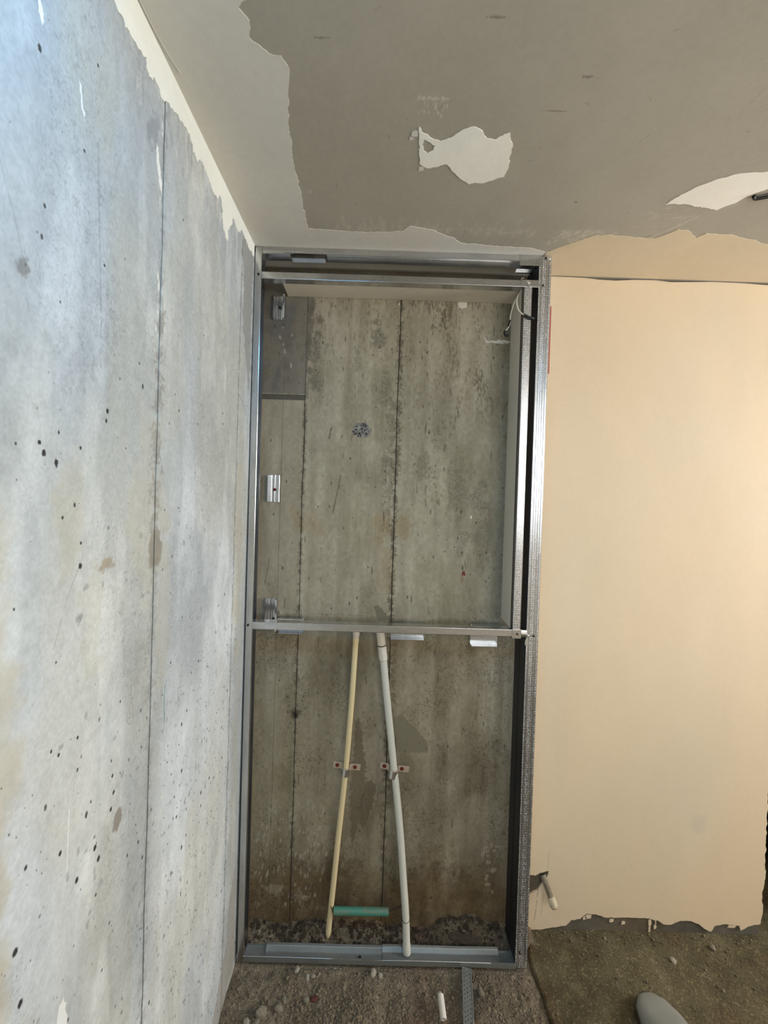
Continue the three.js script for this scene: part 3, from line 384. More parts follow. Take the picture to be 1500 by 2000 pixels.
const flankShadeMat = new THREE.MeshStandardMaterial({ color: srgb(20, 24, 30), roughness: 0.45 });  // near-black colour for the shade inside the post cavity
const screwMat = new THREE.MeshStandardMaterial({ color: srgb(60, 58, 56), metalness: 0.9, roughness: 0.4 });
const rustMat = new THREE.MeshStandardMaterial({ color: srgb(108, 38, 30), metalness: 0.3, roughness: 0.7 });
const brightMat = new THREE.MeshStandardMaterial({ color: srgb(222, 224, 224), metalness: 1, roughness: 0.28 });

// a folded sheet: polyline section (metres), thickness, length; the section lies in the plane of ex, ey and runs along ez from o
function folded(path, t, L, o, ex, ey, ez, r = 0.0012, wob = 0) {
  const pts = []; path.forEach((p, i) => {
    if (i === 0 || i === path.length - 1) { pts.push(p); return; }
    const a = path[i - 1], b = path[i + 1], la = Math.hypot(a[0] - p[0], a[1] - p[1]), lb = Math.hypot(b[0] - p[0], b[1] - p[1]), q = Math.min(r, la / 2, lb / 2), A = [p[0] + (a[0] - p[0]) / la * q, p[1] + (a[1] - p[1]) / la * q], B = [p[0] + (b[0] - p[0]) / lb * q, p[1] + (b[1] - p[1]) / lb * q];
    for (let k = 0; k <= 3; k++) { const s = k / 3; pts.push([(1 - s) ** 2 * A[0] + 2 * s * (1 - s) * p[0] + s * s * B[0], (1 - s) ** 2 * A[1] + 2 * s * (1 - s) * p[1] + s * s * B[1]]); }
  });
  const nrm = pts.map((p, i) => { const a = pts[Math.max(0, i - 1)], b = pts[Math.min(pts.length - 1, i + 1)], l = Math.hypot(b[0] - a[0], b[1] - a[1]) || 1; return [-(b[1] - a[1]) / l, (b[0] - a[0]) / l]; });
  const ring = [...pts.map((p, i) => [p[0] + nrm[i][0] * t / 2, p[1] + nrm[i][1] * t / 2]), ...pts.map((p, i) => [p[0] - nrm[i][0] * t / 2, p[1] - nrm[i][1] * t / 2]).reverse()];
  const g = new THREE.ExtrudeGeometry(shapeOf(ring), { depth: L, bevelEnabled: false, steps: wob ? 40 : 1 });
  if (wob) { const P = g.attributes.position; for (let i = 0; i < P.count; i++) { const z = P.getZ(i), k = wob * (fbm(z * 9 + L * 7, 3.3, 3) - 0.5) * 2; P.setXY(i, P.getX(i) + k, P.getY(i) + wob * (fbm(z * 7 + 20, L * 3, 3) - 0.5) * 2); } g.computeVertexNormals(); }
  const m = new THREE.Matrix4().makeBasis(new THREE.Vector3(...ex), new THREE.Vector3(...ey), new THREE.Vector3(...ez)).setPosition(...o);
  if (m.determinant() < 0) { const u = g.index ? g.toNonIndexed() : g, P = u.attributes.position, U = u.attributes.uv; for (let i = 0; i < P.count; i += 3) { for (const [A, n] of [[P, 3], [U, 2]]) for (let c = 0; c < n; c++) { const s = A.array[(i + 1) * n + c]; A.array[(i + 1) * n + c] = A.array[(i + 2) * n + c]; A.array[(i + 2) * n + c] = s; } } u.applyMatrix4(m); u.computeVertexNormals(); return u; }
  return g.applyMatrix4(m);
}
const X = [1, 0, 0], Y = [0, 1, 0], Z = [0, 0, 1], NX = [-1, 0, 0], NZ = [0, 0, -1];
function screwGeo(x, y, z, r = 0.0038) { return new THREE.LatheGeometry([[0, 0.0026], [0.0012, 0.0022], [0.0016, 0.0024], [r * 0.75, 0.0019], [r, 0.0008], [r, 0], [0, -0.002]].map((p) => new THREE.Vector2(...p)).reverse(), 14).rotateX(Math.PI / 2).translate(x, y, z); }

// ---------------------------------------------------------------- the steel frame
const frame = group('steel_frame', 'galvanised steel stud frame standing floor to ceiling in front of the bare concrete', 'frame');
const TH = 0.001;
// left stud, web against the concrete wall
const wallStud = part('stud', folded([[0.022, -0.008], [0.0225, -0.0005], [0.0, -0.0005], [0.0, -0.0495], [0.0225, -0.0495], [0.0225, -0.042]], TH, 2.497, [0.0028, 0.001, 0], X, Z, Y, 0.0015), steelMat, frame);
wallStud.rotation.z = 0.0025; wallStud.position.x = 0.0062;      // stands a little off the wall at the foot
// right post: two channels one behind the other, knurled face, cavity shade as black strips on the inner flanks
const post = part('stud', folded([[0, -0.05], [0, 0], [0.0075, 0], [0.0087, -0.001], [0.0099, 0], [0.0155, 0], [0.0167, -0.001], [0.0179, 0], [0.0235, 0], [0.0247, -0.001], [0.0259, 0], [0.0315, 0], [0.0327, -0.001], [0.0339, 0], [0.0415, 0], [0.0415, -0.05]], TH, 2.497, [0.9855, 0.001, -0.0005], X, Z, Y, 0.0015), knurledMat, frame);
part('stud', folded([[0, -0.048], [0, 0], [0.0415, 0], [0.0415, -0.048], [0.0360, -0.048]], TH, 2.497, [0.9855, 0.001, -0.052], X, Z, Y, 0.0015), steelMat, frame);
part('flank_shade', merge([rbox(0.9836, 0.9849, 0.024, 2.476, -0.049, -0.003, 0.0004), rbox(0.9836, 0.9849, 0.024, 2.476, -0.098, -0.0525, 0.0004)]), flankShadeMat, post).userData.label = 'black strip standing for the shade on the inner flank of the post';
part('stud', folded([[0, -0.03], [0, 0], [0.0255, 0], [0.0255, -0.03]], TH, 1.2, [0.9375, 1.19, 0], X, Z, Y, 0.0015), knurledMat, frame);
// tracks and rails
part('track', folded([[-0.0005, 2.477], [-0.0005, 2.4985], [-0.0495, 2.4985], [-0.0495, 2.479]], TH, 0.958, [0.0265, 0, 0], Z, Y, X, 0.0015, 0.0004), steelMat, frame);
part('header_rail', folded([[-0.03, 2.4115], [-0.0005, 2.4115], [-0.0005, 2.3885], [-0.03, 2.3885]], TH, 0.958, [0.0265, 0, 0], Z, Y, X, 0.0015, 0.0003), steelMat, frame);
part('middle_rail', folded([[-0.03, 1.197], [-0.0005, 1.197], [-0.0005, 1.1725], [-0.03, 1.1725]], TH, 0.958, [0.0265, 0, 0], Z, Y, X, 0.0015, 0.0003), steelMat, frame);
part('track', folded([[-0.0005, 0.0205], [-0.0005, 0.0], [-0.0495, 0.0], [-0.0495, 0.0065]], TH, 0.96, [0.0265, 0, 0], Z, Y, X, 0.0015, 0.0009), dullSteelMat, frame);
part('rim_highlight', tube([[0.028, 0.0208, -0.0004], [0.2, 0.0212, 0.0002], [0.36, 0.0192, -0.0006], [0.46, 0.0178, -0.0004], [0.6, 0.0205, 0.0004], [0.8, 0.0195, -0.0004], [0.9, 0.0188, 0]], 0.0011, 60, 6), brightMat, frame).userData.label = 'bright rim added for the edge highlight of the bottom track';  // thin bright tube added for the highlight along the rim
part('track_liner', folded([[-0.002, 0.021], [-0.003, 0.003], [-0.030, 0.0025], [-0.046, 0.008], [-0.0485, 0.015]], TH, 0.80, [0.10, 0, 0], Z, Y, X, 0.002, 0.0009), dullSteelMat, frame).userData.label = 'dented overlapping strip in the bottom track';
part('track_liner', folded([[-0.006, 0.003], [-0.034, 0.0035], [-0.046, 0.0105], [-0.049, 0.017]], TH, 0.42, [0.52, 0.002, 0], Z, Y, X, 0.002, 0.0009), dullSteelMat, frame);
part('track_lip', uvFrom(slab(ragged([[0.03, 2.474], [0.1, 2.475], [0.105, 2.478], [0.172, 2.4775], [0.172, 2.484], [0.03, 2.484]], 0.0018, 0.004, 3), 0.0008).translate(0, 0, 0.0003), (x, y) => [x * 4, y * 4]), brightMat, frame).userData.label = 'crimped lip of the top track';
part('track_insert', folded([[-0.012, 2.482], [-0.0475, 2.482], [-0.0475, 2.474]], TH, 0.12, [0.12, 0, 0], Z, Y, X, 0.001, 0.001), steelMat, frame);
// joint plates and clips
part('joint_plate', folded([[-0.03, 2.4995], [0.001, 2.4995], [0.001, 2.461]], TH, 0.07, [0.917, 0, 0], Z, Y, X, 0.0015), steelMat, frame);
part('joint_plate', folded([[-0.03, 2.4125], [0.0008, 2.4125], [0.0008, 2.3875], [-0.02, 2.3875]], TH, 0.062, [0.924, 0, 0], Z, Y, X, 0.0015), steelMat, frame);
part('joint_plate', folded([[-0.04, 2.4735], [-0.052, 2.4735], [-0.052, 2.462]], TH, 0.06, [0.922, 0, 0], Z, Y, X, 0.001), steelMat, frame);
part('joint_clip', folded([[-0.03, 1.199], [0.0012, 1.199], [0.0012, 1.1665], [-0.02, 1.1665]], TH, 0.031, [0.9345, 0, 0], Z, Y, X, 0.0015, 0.0006), steelMat, frame);
part('joint_clip', folded([[-0.025, 1.1955], [0.0, 1.1955], [0.002, 1.183], [0.0, 1.1735]], TH, 0.019, [0.9665, 0, 0], Z, Y, X, 0.003), brightMat, frame);
for (const [x, y, m] of [[0.949, 2.402, brightMat], [0.9995, 2.394, screwMat], [1.007, 2.489, screwMat], [1.018, 2.487, brightMat], [0.952, 1.183, screwMat], [0.990, 1.178, brightMat], [1.010, 1.178, screwMat], [0.016, 2.402, screwMat], [0.014, 1.186, screwMat], [1.0, 0.06, screwMat]]) part('screw', screwGeo(x, y, 0.0018), m, frame);
part('screw', screwGeo(0, 0, 0, 0.005).rotateX(-Math.PI / 2).translate(0.44, 0.006, -0.018), screwMat, frame);
part('torn_sheet', uvFrom(slab(ragged([[1.004, 2.495], [1.012, 2.484], [1.022, 2.486], [1.028, 2.493], [1.020, 2.499]], 0.002, 0.003, 8), 0.0006), (x, y) => [x * 4, y * 4]).translate(0, 0, 0.0015), brightMat, frame);
part('torn_sheet', uvFrom(slab(ragged([[0.938, 2.41], [0.944, 2.396], [0.954, 2.394], [0.960, 2.386], [0.964, 2.37], [0.959, 2.37], [0.952, 2.39], [0.958, 2.405], [0.950, 2.411]], 0.0015, 0.003, 5), 0.0006).translate(0, 0, 0.0022), (x, y) => [x * 4, y * 4]), brightMat, frame);
part('torn_sheet', uvFrom(slab(ragged([[0.982, 1.165], [0.988, 1.168], [0.989, 1.15], [0.984, 1.142], [0.980, 1.15]], 0.001, 0.003, 6), 0.0006).translate(0, 0, 0.0012), (x, y) => [x * 4, y * 4]), brightMat, frame);

// ---------------------------------------------------------------- gypsum boards lining the niche
one('gypsum_board', uvFrom(rbox(0.092, 0.945, 2.3895, 2.399, BACK + 0.001, -0.0312, 0.001), (x, y, z) => [x, z]), boardMat, 'grey gypsum board forming the underside above the niche', 'board');
{
  const g = slab([[0.9285, -0.0025], [0.9375, -0.0325], [0.9375, -0.0325], [0.946, BACK + 0.0005], [0.9370, BACK + 0.0005]].map(([x, z]) => [x, -z]).reverse(), 1.185).rotateX(-Math.PI / 2).translate(0, 1.2, 0);
  one('gypsum_board', uvFrom(g, (x, y, z) => [z + x, y]), boardMat, 'tall narrow gypsum board lining the right side of the niche', 'board');
}

// ---------------------------------------------------------------- bracket offcuts fixed to the concrete
function bracket(label, x0, x1, y0, y1, depth, upright, mat, nail) {
  const g = group('wall_bracket', label, 'bracket', [(x0 + x1) / 2, (y0 + y1) / 2, BACK], 'steel offcut brackets on the concrete');
  const w = x1 - x0, h = y1 - y0;
  // U with its web on the wall, flanges toward the frame, ribs along the web
  if (upright) {
    part('channel', folded([[-w / 2, depth], [-w / 2, 0.0012], [-w * 0.38, 0.0012], [-w * 0.34, 0.0030], [-w * 0.28, 0.0030], [-w * 0.24, 0.0012], [-w * 0.12, 0.0012], [-w * 0.06, 0.004], [w * 0.02, 0.004], [w * 0.08, 0.0012], [w * 0.24, 0.0012], [w * 0.28, 0.0030], [w * 0.34, 0.0030], [w * 0.38, 0.0012], [w / 2, 0.0012], [w / 2, depth], [w / 2 - 0.006, depth]], TH, h, [0, -h / 2, 0], X, Z, Y, 0.001), mat, g);
  } else {
    part('channel', folded([[-h / 2, depth], [-h / 2, 0.0012], [-h * 0.1, 0.0012], [0, 0.003], [h * 0.1, 0.0012], [h / 2, 0.0012], [h / 2, depth], [h / 2 - 0.005, depth]], TH, w, [-w / 2, 0, 0], Y, Z, X, 0.001), mat, g);
  }
  if (nail) part('nail', screwGeo(nail[0], nail[1], 0.005, 0.006), nail[2] ?? screwMat, g);
}
bracket('steel offcut bracket with a round nail below the top left of the niche', 0.042, 0.084, 2.300, 2.388, 0.022, true, steelMat, [0.0, 0.0]);
bracket('steel offcut bracket with a rusty nail halfway up the niche', 0.040, 0.085, 1.613, 1.713, 0.024, true, steelMat, [0.0, -0.004, rustMat]);
bracket('upright steel offcut bracket standing just above the middle rail', 0.043, 0.088, 1.128, 1.246, 0.024, true, steelMat, [0.008, -0.02]);
bracket('lying steel offcut bracket behind the left end of the middle rail', 0.092, 0.186, 1.122, 1.178, 0.026, false, steelMat, [-0.03, 0.014]);
bracket('lying steel offcut bracket beside the tops of the two pipes', 0.518, 0.646, 1.112, 1.172, 0.026, false, steelMat, [0.02, 0.015]);
bracket('perforated lying steel offcut bracket at the right under the middle rail', 0.822, 0.926, 1.097, 1.175, 0.03, false, knurledMat, [0.0, 0.018]);

// ---------------------------------------------------------------- pipes
const cream = new THREE.MeshPhysicalMaterial({ color: srgb(216, 197, 152), roughness: 0.42, clearcoat: 0.1 });
const white = new THREE.MeshPhysicalMaterial({ map: plainPaint(41, rgb(206, 203, 188), 0.05, 0.4).maps().map, roughness: 0.4, clearcoat: 0.1 });
const dirtyWhite = new THREE.MeshStandardMaterial({ map: plainPaint(43, rgb(206, 198, 184), 0.16, 0.2).maps().map, roughness: 0.6 });
const wireMat = new THREE.MeshStandardMaterial({ color: srgb(38, 36, 32), metalness: 0.5, roughness: 0.55 });
function turned(profile, at, dir, n = 24) {              // a lathe standing at a point along a direction
  const g = new THREE.LatheGeometry(profile.map((p) => new THREE.Vector2(...p)), n); g.applyQuaternion(new THREE.Quaternion().setFromUnitVectors(new THREE.Vector3(0, 1, 0), new THREE.Vector3(...dir).normalize())); return g.translate(...at);
}
{
  const g = group('conduit', 'thin cream plastic conduit leaning down to the left from a white cap', 'pipe');
  const pts = [[0.3891, 1.133, -0.098], [0.3874, 1.0947, -0.098], [0.3805, 0.9019, -0.098], [0.374, 0.7705, -0.098], [0.3665, 0.6389, -0.098], [0.3575, 0.5142, -0.094], [0.3465, 0.382, -0.087], [0.3344, 0.2165, -0.078], [0.3257, 0.1032, -0.071], [0.3212, 0.042, -0.066]];
  part('pipe', tube(pts, 0.0103, 80), cream, g);
  const a = pts[9], b = [0.3192, 0.0157, -0.064], d = [b[0] - a[0], b[1] - a[1], b[2] - a[2]];
  part('squeezed_end', turned([[0.0103, 0], [0.0098, 0.008], [0.0075, 0.017], [0.003, 0.024], [0, 0.0245]], a, d), cream, g);
  part('cap', turned([[0, 0.052], [0.0115, 0.052], [0.0125, 0.05], [0.0128, 0.015], [0.0118, 0.010], [0.0108, 0.0]], [0.3880, 1.112, -0.098], [0.03, 1, 0]), dirtyWhite, g).userData.label = 'white end cap';
  part('collar', turned([[0.0105, 0], [0.0116, 0.001], [0.0116, 0.016], [0.0105, 0.018]], [0.3875, 1.098, -0.098], [0.03, 1, 0]), cream, g);
}
{
  const g = group('water_pipe', 'white plastic pipe bending down into the bottom steel track', 'pipe');
  const pts = [[0.4755, 1.157, -0.098], [0.4786, 1.1358, -0.098], [0.4931, 1.0362, -0.098], [0.5093, 0.9057, -0.098], [0.5265, 0.775, -0.098], [0.5434, 0.644, -0.098], [0.5590, 0.5315, -0.094], [0.5762, 0.392, -0.082], [0.591, 0.238, -0.064], [0.6006, 0.1341, -0.05], [0.6063, 0.0323, -0.036], [0.6075, 0.008, -0.032]];
  part('pipe', tube(pts, 0.0132, 100), white, g);
  const dir = [-0.0172, 0.12, 0];
  part('coupling', turned([[0.0133, 0], [0.0158, 0.0015], [0.0162, 0.006], [0.0162, 0.048], [0.0155, 0.05], [0.0152, 0.052], [0.0152, 0.128], [0.014, 0.13], [0, 0.13]], [0.4933, 1.034, -0.098], dir), dirtyWhite, g).userData.label = 'white coupling smeared with dirt';
  part('marking_ring', turned([[0.0152, 0], [0.0164, 0.0005], [0.0164, 0.003], [0.0152, 0.0035]], [0.4856, 1.088, -0.098], dir), wireMat, g);
  part('sleeve', turned([[0.0133, 0], [0.0143, 0.001], [0.0143, 0.03], [0.0133, 0.031]], [0.6075, 0.009, -0.032], [-0.006, 0.1, -0.015]), white, g);
  const tp = new THREE.Vector3(0.6015, 0.117, -0.0477);
  part('wire_tie', new THREE.TorusGeometry(0.0139, 0.0011, 6, 24).rotateX(Math.PI / 2 + 0.25).translate(tp.x, tp.y, tp.z), wireMat, g);
}
// saddle clamps
const strapMat = new THREE.MeshStandardMaterial({ map: plainPaint(47, rgb(160, 152, 138), 0.3, 0.12).maps().map, metalness: 0.35, roughness: 0.5 });
function clamp(label, cx, cy, r, tilt, far) {
  const g = group('pipe_clamp', label, 'clamp', [cx, cy, BACK], 'pipe clamps on the concrete'); g.rotation.z = tilt;
  const w = 0.03, arc = []; for (let k = 0; k <= 12; k++) { const a = Math.PI * (1 - k / 12); arc.push([r * 1.12 * Math.cos(a), 0.026 + r * 1.12 * Math.sin(a)]); }
  const path = [[-0.05, 0.0025], [-0.036, 0.004], [-r * 1.6, 0.005], [-r * 1.14, 0.012], ...arc, [r * 1.14, 0.012], [r * 1.6, 0.005], [0.04, 0.004], [far, 0.0025]];
  part('strap', folded(path, 0.0016, w * 0.82, [0, -w / 2, 0], X, Z, Y, 0.002), strapMat, g);
  part('strap_band', folded(arc.map(([a, b]) => [a * 1.06, 0.026 + (b - 0.026) * 1.06]), 0.0012, w * 0.95, [0, -w * 0.75, 0], X, Z, Y, 0.002), brightMat, g);
  part('screw', screwGeo(-0.034, -0.002, 0.0068, 0.0072), rustMat, g); part('screw', screwGeo(0.034, -0.002, 0.0068, 0.0072), rustMat, g);
}
clamp('saddle clamp holding the cream conduit with two rusty screws', 0.3655, 0.618, 0.0108, -0.09, 0.055);
clamp('saddle clamp holding the white water pipe', 0.5445, 0.618, 0.0138, -0.13, 0.062);
// short green tube wired between the pipes
{
  const g = group('green_tube', 'short green plastic tube wired level between the two pipes', 'tube');
  const t = new THREE.CylinderGeometry(0.0125, 0.0125, 0.2, 24, 1, true).rotateZ(Math.PI / 2 + 0.012); const inner = new THREE.CylinderGeometry(0.0105, 0.0105, 0.2, 24, 1, true).rotateZ(Math.PI / 2 + 0.012); const rim = (s) => new THREE.RingGeometry(0.0105, 0.0125, 24).rotateY(s * Math.PI / 2).translate(s * 0.1, s * 0.1 * 0.012, 0);
  part('tube', merge([t, inner, rim(1), rim(-1)]).translate(0.4395, 0.127, -0.058), new THREE.MeshStandardMaterial({ map: new Paint(256, 64, 0, 0, 1, 1).fill((x, y, o) => { const d = sm(0.45, 0.7, fbm(x * 9, y * 5 + 3, 4)); o[0] = 0.26 + 0.14 * d; o[1] = 0.49 - 0.03 * d; o[2] = 0.41 - 0.03 * d; }).maps().map, roughness: 0.5, side: THREE.DoubleSide }), g);
  part('wire', tube([[0.347, 0.129, -0.058], [0.338, 0.124, -0.055], [0.332, 0.131, -0.0585], [0.324, 0.14, -0.068], [0.333, 0.142, -0.083], [0.344, 0.134, -0.072], [0.350, 0.128, -0.058]], 0.0011, 40, 6), wireMat, g);
  part('wire', tube([[0.538, 0.126, -0.058], [0.555, 0.134, -0.06], [0.575, 0.139, -0.062], [0.588, 0.15, -0.066], [0.585, 0.17, -0.072]], 0.0011, 30, 6), wireMat, g);
}
// thin leads hanging at the top right of the niche
{
  const lead = new THREE.MeshStandardMaterial({ color: srgb(206, 200, 184), roughness: 0.5 }), tape = new THREE.MeshStandardMaterial({ color: srgb(20, 20, 20), roughness: 0.6 });
  const g = group('electric_wire', 'white lead hanging in the niche, its end wrapped in black tape', 'wire');
  part('lead', tube([[0.935, 2.386, -0.03], [0.925, 2.372, -0.03], [0.911, 2.34, -0.032], [0.903, 2.30, -0.034], [0.901, 2.27, -0.034], [0.893, 2.256, -0.034], [0.885, 2.247, -0.034]], 0.0022, 40, 8), lead, g);
  part('tape', tube([[0.9017, 2.287, -0.034], [0.9, 2.278, -0.034], [0.8965, 2.264, -0.034]], 0.0034, 12, 8), tape, g);
  part('taped_end', tube([[0.886, 2.249, -0.034], [0.884, 2.240, -0.034], [0.89, 2.232, -0.033], [0.897, 2.2325, -0.031]], 0.0045, 16, 8), tape, g);
  const k = group('electric_wire', 'white lead looping over the inner stud to a black taped joint', 'wire');
  part('lead', tube([[0.938, 2.386, -0.025], [0.925, 2.372, -0.02], [0.916, 2.35, -0.01], [0.912, 2.328, -0.001], [0.918, 2.305, 0.003], [0.928, 2.293, 0.006], [0.938, 2.287, 0.006]], 0.0024, 40, 8), lead, k);
  part('taped_end', tube([[0.934, 2.289, 0.0065], [0.945, 2.284, 0.0068], [0.958, 2.280, 0.0065], [0.972, 2.279, 0.002]], 0.0046, 16, 8), tape, k);
  one('electric_wire', tube([[0.935, 2.415, -0.03], [0.942, 2.44, -0.045], [0.955, 2.452, -0.06], [0.963, 2.455, -0.075]], 0.0022, 30, 8), lead, 'pale lead rising above the header rail toward the ceiling', 'wire');
}

one('cable_end', tube([[1.437, CEIL - 0.003, 0.2915], [1.448, CEIL - 0.005, 0.285], [1.462, CEIL - 0.006, 0.290], [1.49, CEIL - 0.004, 0.299], [1.53, CEIL + 0.004, 0.306], [1.555, CEIL + 0.012, 0.312]], 0.0042, 40, 8), new THREE.MeshStandardMaterial({ color: srgb(22, 20, 16), roughness: 0.6 }), 'black cable end poking out of the torn ceiling hole', 'cable');

// ---------------------------------------------------------------- stub in the broken plaster
{
  const g = group('pipe_stub', 'capped grey pipe stub poking out of the broken beige plaster', 'pipe');
  const a = new THREE.Vector3(1.132, 0.213, -0.127), b = new THREE.Vector3(1.157, 0.140, -0.082), d = b.clone().sub(a);
  part('pipe', tube([a.toArray(), a.clone().addScaledVector(d, 0.5).toArray(), b.toArray()], 0.0105, 20, 16), new THREE.MeshStandardMaterial({ map: plainPaint(51, rgb(118, 106, 84), 0.2, 0.2).maps().map, roughness: 0.7 }), g);
  part('cap', turned([[0.0105, 0], [0.014, 0.002], [0.0148, 0.012], [0.0145, 0.026], [0.011, 0.032], [0, 0.0335]], a.clone().addScaledVector(d, 0.72).toArray(), d.toArray()), new THREE.MeshStandardMaterial({ map: plainPaint(53, rgb(178, 166, 140), 0.14, 0.1).maps().map, roughness: 0.7 }), g).userData.label = 'dusty white rounded cap';
}

// ---------------------------------------------------------------- things lying on the floor
{
  // perforated corner bead running from the track toward the camera
  const a = [0.8135, -0.008 + 0.012], L = 0.45, w = 0.031, dirn = Math.atan2(0.783 - 0.8135, 0.15), hs = [];
  for (let k = 0; k < 40; k++) for (const c of [-0.0085, 0, 0.0085]) { const y = 0.006 + k * 0.0112 + (c === 0 ? 0.0056 : 0), h = []; for (let q = 0; q < 8; q++) h.push([c + 0.0021 * Math.cos(q * Math.PI / 4), y + 0.0021 * Math.sin(q * Math.PI / 4)]); hs.push(h); }
  const flat = slab([[-w / 2, 0], [w / 2, 0], [w / 2, L], [-w / 2, L]], 0.0009, hs).rotateX(Math.PI / 2);
  const rib = new THREE.CylinderGeometry(0.0016, 0.0016, L, 8).rotateX(Math.PI / 2).translate(w / 2, 0, L / 2);
  const g = group('corner_bead', 'grey perforated corner bead lying on the dirt from the bottom track', 'strip', [a[0], 0.0065, a[1]]); g.rotation.y = dirn; g.rotation.x = 0.012;
  part('strip', uvFrom(flat, (x, y, z) => [x * 4, z * 4]), dullSteelMat, g); part('edge_rib', rib, dullSteelMat, g);
}
{
  const p = (m) => [[0.0075, 0], [0.0098, 0.0008], [0.0102, 0.003], [0.0102, 0.05], [0.0098, 0.0525], [0.0072, 0.053], [0.0068, 0.03], [0.0068, 0.004], [0.0075, 0]];
  one('tube_offcut', turned(p(), [0.708, 0.006, 0.138], [-0.01, 0.12, -0.5]), dirtyWhite, 'short white plastic tube offcut lying on the dirt by the corner bead', 'tube');
}
// stones
const stoneGeo = []; { const r = rng(77); for (let v = 0; v < 6; v++) { const g = new THREE.IcosahedronGeometry(1, 1), p = g.attributes.position, s = 30 * v; const ax = [0.8 + 0.5 * r(), 0.55 + 0.3 * r(), 0.8 + 0.5 * r()]; for (let i = 0; i < p.count; i++) { const x = p.getX(i), y = p.getY(i), z = p.getZ(i), k = 0.5 + 0.95 * fbm(x * 1.3 + s + 5 + z * 0.7, y * 1.3 + s - z * 0.8, 3); p.setXYZ(i, x * k * ax[0], y * k * ax[1], z * k * ax[2]); } g.computeVertexNormals(); stoneGeo.push(g); } }
const stoneMats = [rgb(124, 114, 97), rgb(150, 141, 124), rgb(104, 94, 78)].map((c, i) => new THREE.MeshStandardMaterial({ map: plainPaint(60 + i, c, 0.2, 3).maps().map, roughness: 0.95 }));
{
  const list = [[577, 0.190, 0.009, 0], [0, 0, 0, 0]]; void list;
  const r = rng(91), spots = [
    [0.222, 0.012, 0.011, 1, 'round pale stone touching the bottom track near the left stud'], [0.262, 0.032, 0.008, 1, 'left of two pale pebbles lying side by side before the track'], [0.28, 0.03, 0.009, 1, 'right of two pale pebbles lying side by side before the track'],
    [0.13, 0.122, 0.021, 0, 'large tilted mortar lump in the hollow by the concrete wall'], [0.118, 0.143, 0.012, 0, 'small mortar lump leaning on the large one'], [0.182, 0.107, 0.014, 0, 'pointed mortar lump right of the large tilted one'], [0.192, 0.085, 0.010, 0, 'upright mortar lump above the pointed one'], [0.088, 0.144, 0.013, 1, 'pale mortar lump at the bottom edge beside the concrete wall'],
    [0.268, 0.085, 0.011, 0, 'mortar lump beside the red fragment'], [0.487, 0.016, 0.013, 1, 'crumbled pale lump against the track below the screw'], [0.512, 0.02, 0.010, 1, 'pale pebble just right of the crumbled lump'], [0.39, 0.058, 0.009, 0, 'brown grey stone in the middle of the gravel'], [0.712, 0.062, 0.010, 1, 'white pebble above the tube offcut'], [0.85, 0.062, 0.014, 2, 'dusty lump right of the corner bead'],
    [1.572, -0.035, 0.010, 1, 'white chip on the olive screed'], [1.753, -0.078, 0.012, 0, 'dark stone on the screed near the right end of the beige wall']];
  for (const [x, z, s, m, label] of spots) { const y = x > 1.1 ? 0.0 : dirtHeight(x, z); const o = one('mortar_chunk', stoneGeo[Math.floor(r() * 6)], stoneMats[m], label, 'stone', 'lumps lying on the floor'); o.position.set(x, y + s * 0.35, z); o.scale.setScalar(s * 0.85); o.rotation.set(r() * 0.6, r() * 6, r() * 0.6); }
  const red = one('brick_fragment', stoneGeo[2], new THREE.MeshStandardMaterial({ color: srgb(92, 46, 38), roughness: 0.95 }), 'small dark red fragment among the gravel', 'stone'); red.position.set(0.29, dirtHeight(0.29, 0.082) + 0.002, 0.082); red.scale.set(0.012, 0.006, 0.01);
  const ledge = one('mortar_chunk', stoneGeo[4], dirtMat, 'broad dirt covered lump behind the track under the niche', 'stone', 'lumps lying on the floor'); ledge.position.set(0.83, 0.008, -0.092); ledge.scale.set(0.075, 0.03, 0.026);
  const grit = (n, seed, place, smin, smax, mat, label) => { const q = rng(seed), im = new THREE.InstancedMesh(new THREE.IcosahedronGeometry(1, 0), mat, n), M = new THREE.Matrix4(), c = new THREE.Color(); for (let i = 0; i < n; i++) { const [x, z] = place(q), s = smin + (smax - smin) * Math.pow(q(), 3.2), y = x > edgeX(z) + 0.02 ? 0.0 : dirtHeight(x, z); M.compose(new THREE.Vector3(x, y + s * 0.25, z), new THREE.Quaternion().setFromEuler(new THREE.Euler(q() * 6, q() * 6, q() * 6)), new THREE.Vector3(s * (0.8 + 0.6 * q()), s * (0.6 + 0.4 * q()), s * (0.8 + 0.6 * q()))); im.setMatrixAt(i, M); const v = 0.6 + 0.6 * q(); im.setColorAt(i, c.setRGB(v, v * (0.93 + 0.06 * q()), v * (0.82 + 0.12 * q()))); } im.castShadow = im.receiveShadow = true; im.name = numbered('gravel'); im.userData = { kind: 'stuff', label, category: 'gravel' }; scene.add(im); };
  const gm = new THREE.MeshStandardMaterial({ color: srgb(122, 110, 92), roughness: 0.95 });
  grit(4200, 5, (q) => [0.01 + 1.02 * q(), 0.005 + 0.35 * q()], 0.001, 0.0048, gm, 'scattered gravel and crumbs on the dirt before the frame');
  grit(1500, 6, (q) => [0.2 + 0.3 * q(), 0.05 + 0.13 * q()], 0.0012, 0.0052, gm, 'denser patch of gravel in the middle before the track');
  grit(1100, 7, (q) => [0.03 + 0.94 * q(), -0.12 + 0.06 * q()], 0.0014, 0.008, dirtMat, 'earth crumbs on the ground behind the bottom track');
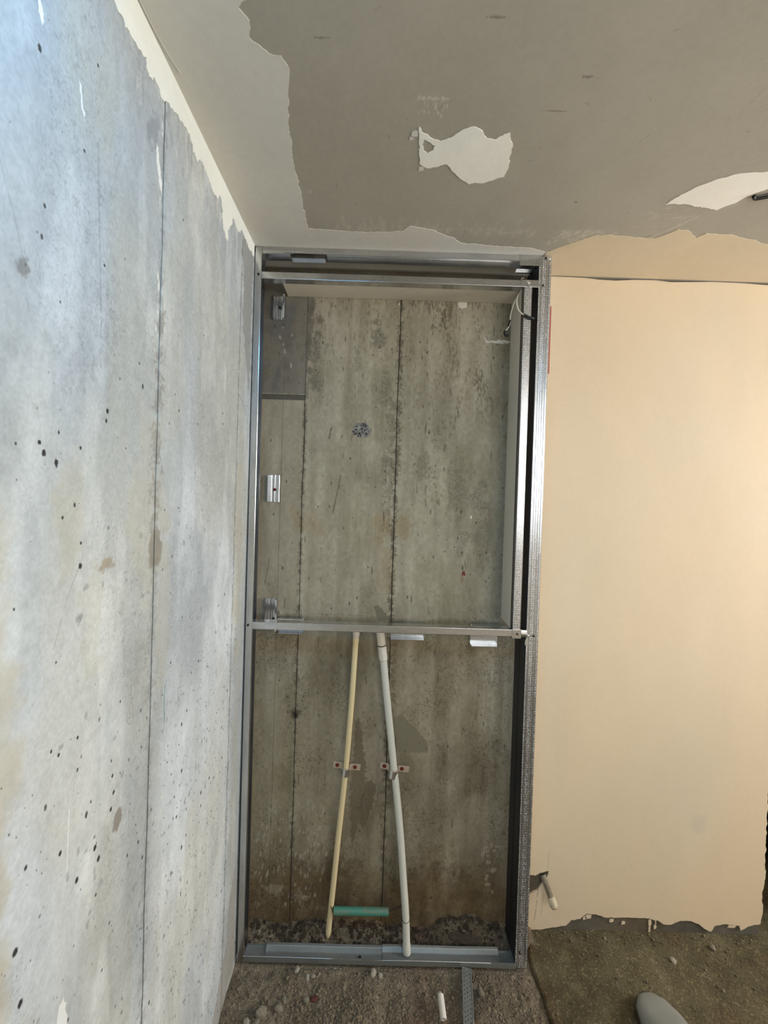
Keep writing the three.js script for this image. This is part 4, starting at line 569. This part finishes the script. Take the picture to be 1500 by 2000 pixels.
  grit(260, 8, (q) => [1.08 + 0.85 * q(), -0.12 + 0.4 * q() * q()], 0.001, 0.0045, gm, 'sparse grit on the olive screed');
}
// grey shoe at the bottom right
{
  const g = group('shoe', 'plain grey shoe with a rounded toe on the olive screed', 'shoe', [1.388, 0.0, 0.072]); g.rotation.y = 0.1;
  const sec = [[0.0, 0.001, 0.024], [0.008, 0.03, 0.034], [0.03, 0.054, 0.044], [0.07, 0.070, 0.054], [0.12, 0.073, 0.068], [0.17, 0.068, 0.085], [0.22, 0.062, 0.098], [0.28, 0.056, 0.098], [0.32, 0.036, 0.085], [0.332, 0.004, 0.055]];
  const ring = 28, p = [], id = []; for (const [z, w, h] of sec) for (let k = 0; k <= ring; k++) { const a = Math.PI * k / ring; p.push(-w * Math.sign(Math.cos(a)) * Math.pow(Math.abs(Math.cos(a)), 0.7), 0.02 + (h - 0.02) * Math.pow(Math.sin(a), 0.75), z); }
  for (let j = 0; j + 1 < sec.length; j++) for (let k = 0; k < ring; k++) { const a = j * (ring + 1) + k; id.push(a, a + 1, a + ring + 1, a + 1, a + ring + 2, a + ring + 1); }
  const u = new THREE.BufferGeometry(); u.setAttribute('position', new THREE.Float32BufferAttribute(p, 3)); u.setIndex(id); u.computeVertexNormals();
  part('upper', uvFrom(u, (x, y, z) => [x, z]), new THREE.MeshStandardMaterial({ map: plainPaint(71, rgb(122, 122, 114), 0.07, 0.5).maps().map, roughness: 0.75, side: THREE.DoubleSide }), g);
  const o = []; for (const [z, w] of sec) o.push([w + 0.003, z - (z === 0 ? 0.003 : 0)]); const outline = [...o, ...o.slice().reverse().map(([w, z]) => [-w, z])];
  part('sole', new THREE.ExtrudeGeometry(shapeOf(outline), { depth: 0.018, bevelEnabled: true, bevelSize: 0.001, bevelThickness: 0.002, bevelSegments: 2 }).rotateX(Math.PI / 2).translate(0, 0.022, 0), new THREE.MeshStandardMaterial({ color: srgb(46, 40, 24), roughness: 0.8 }), g).userData.label = 'dark sole';
}

renderer.render(scene, camera);
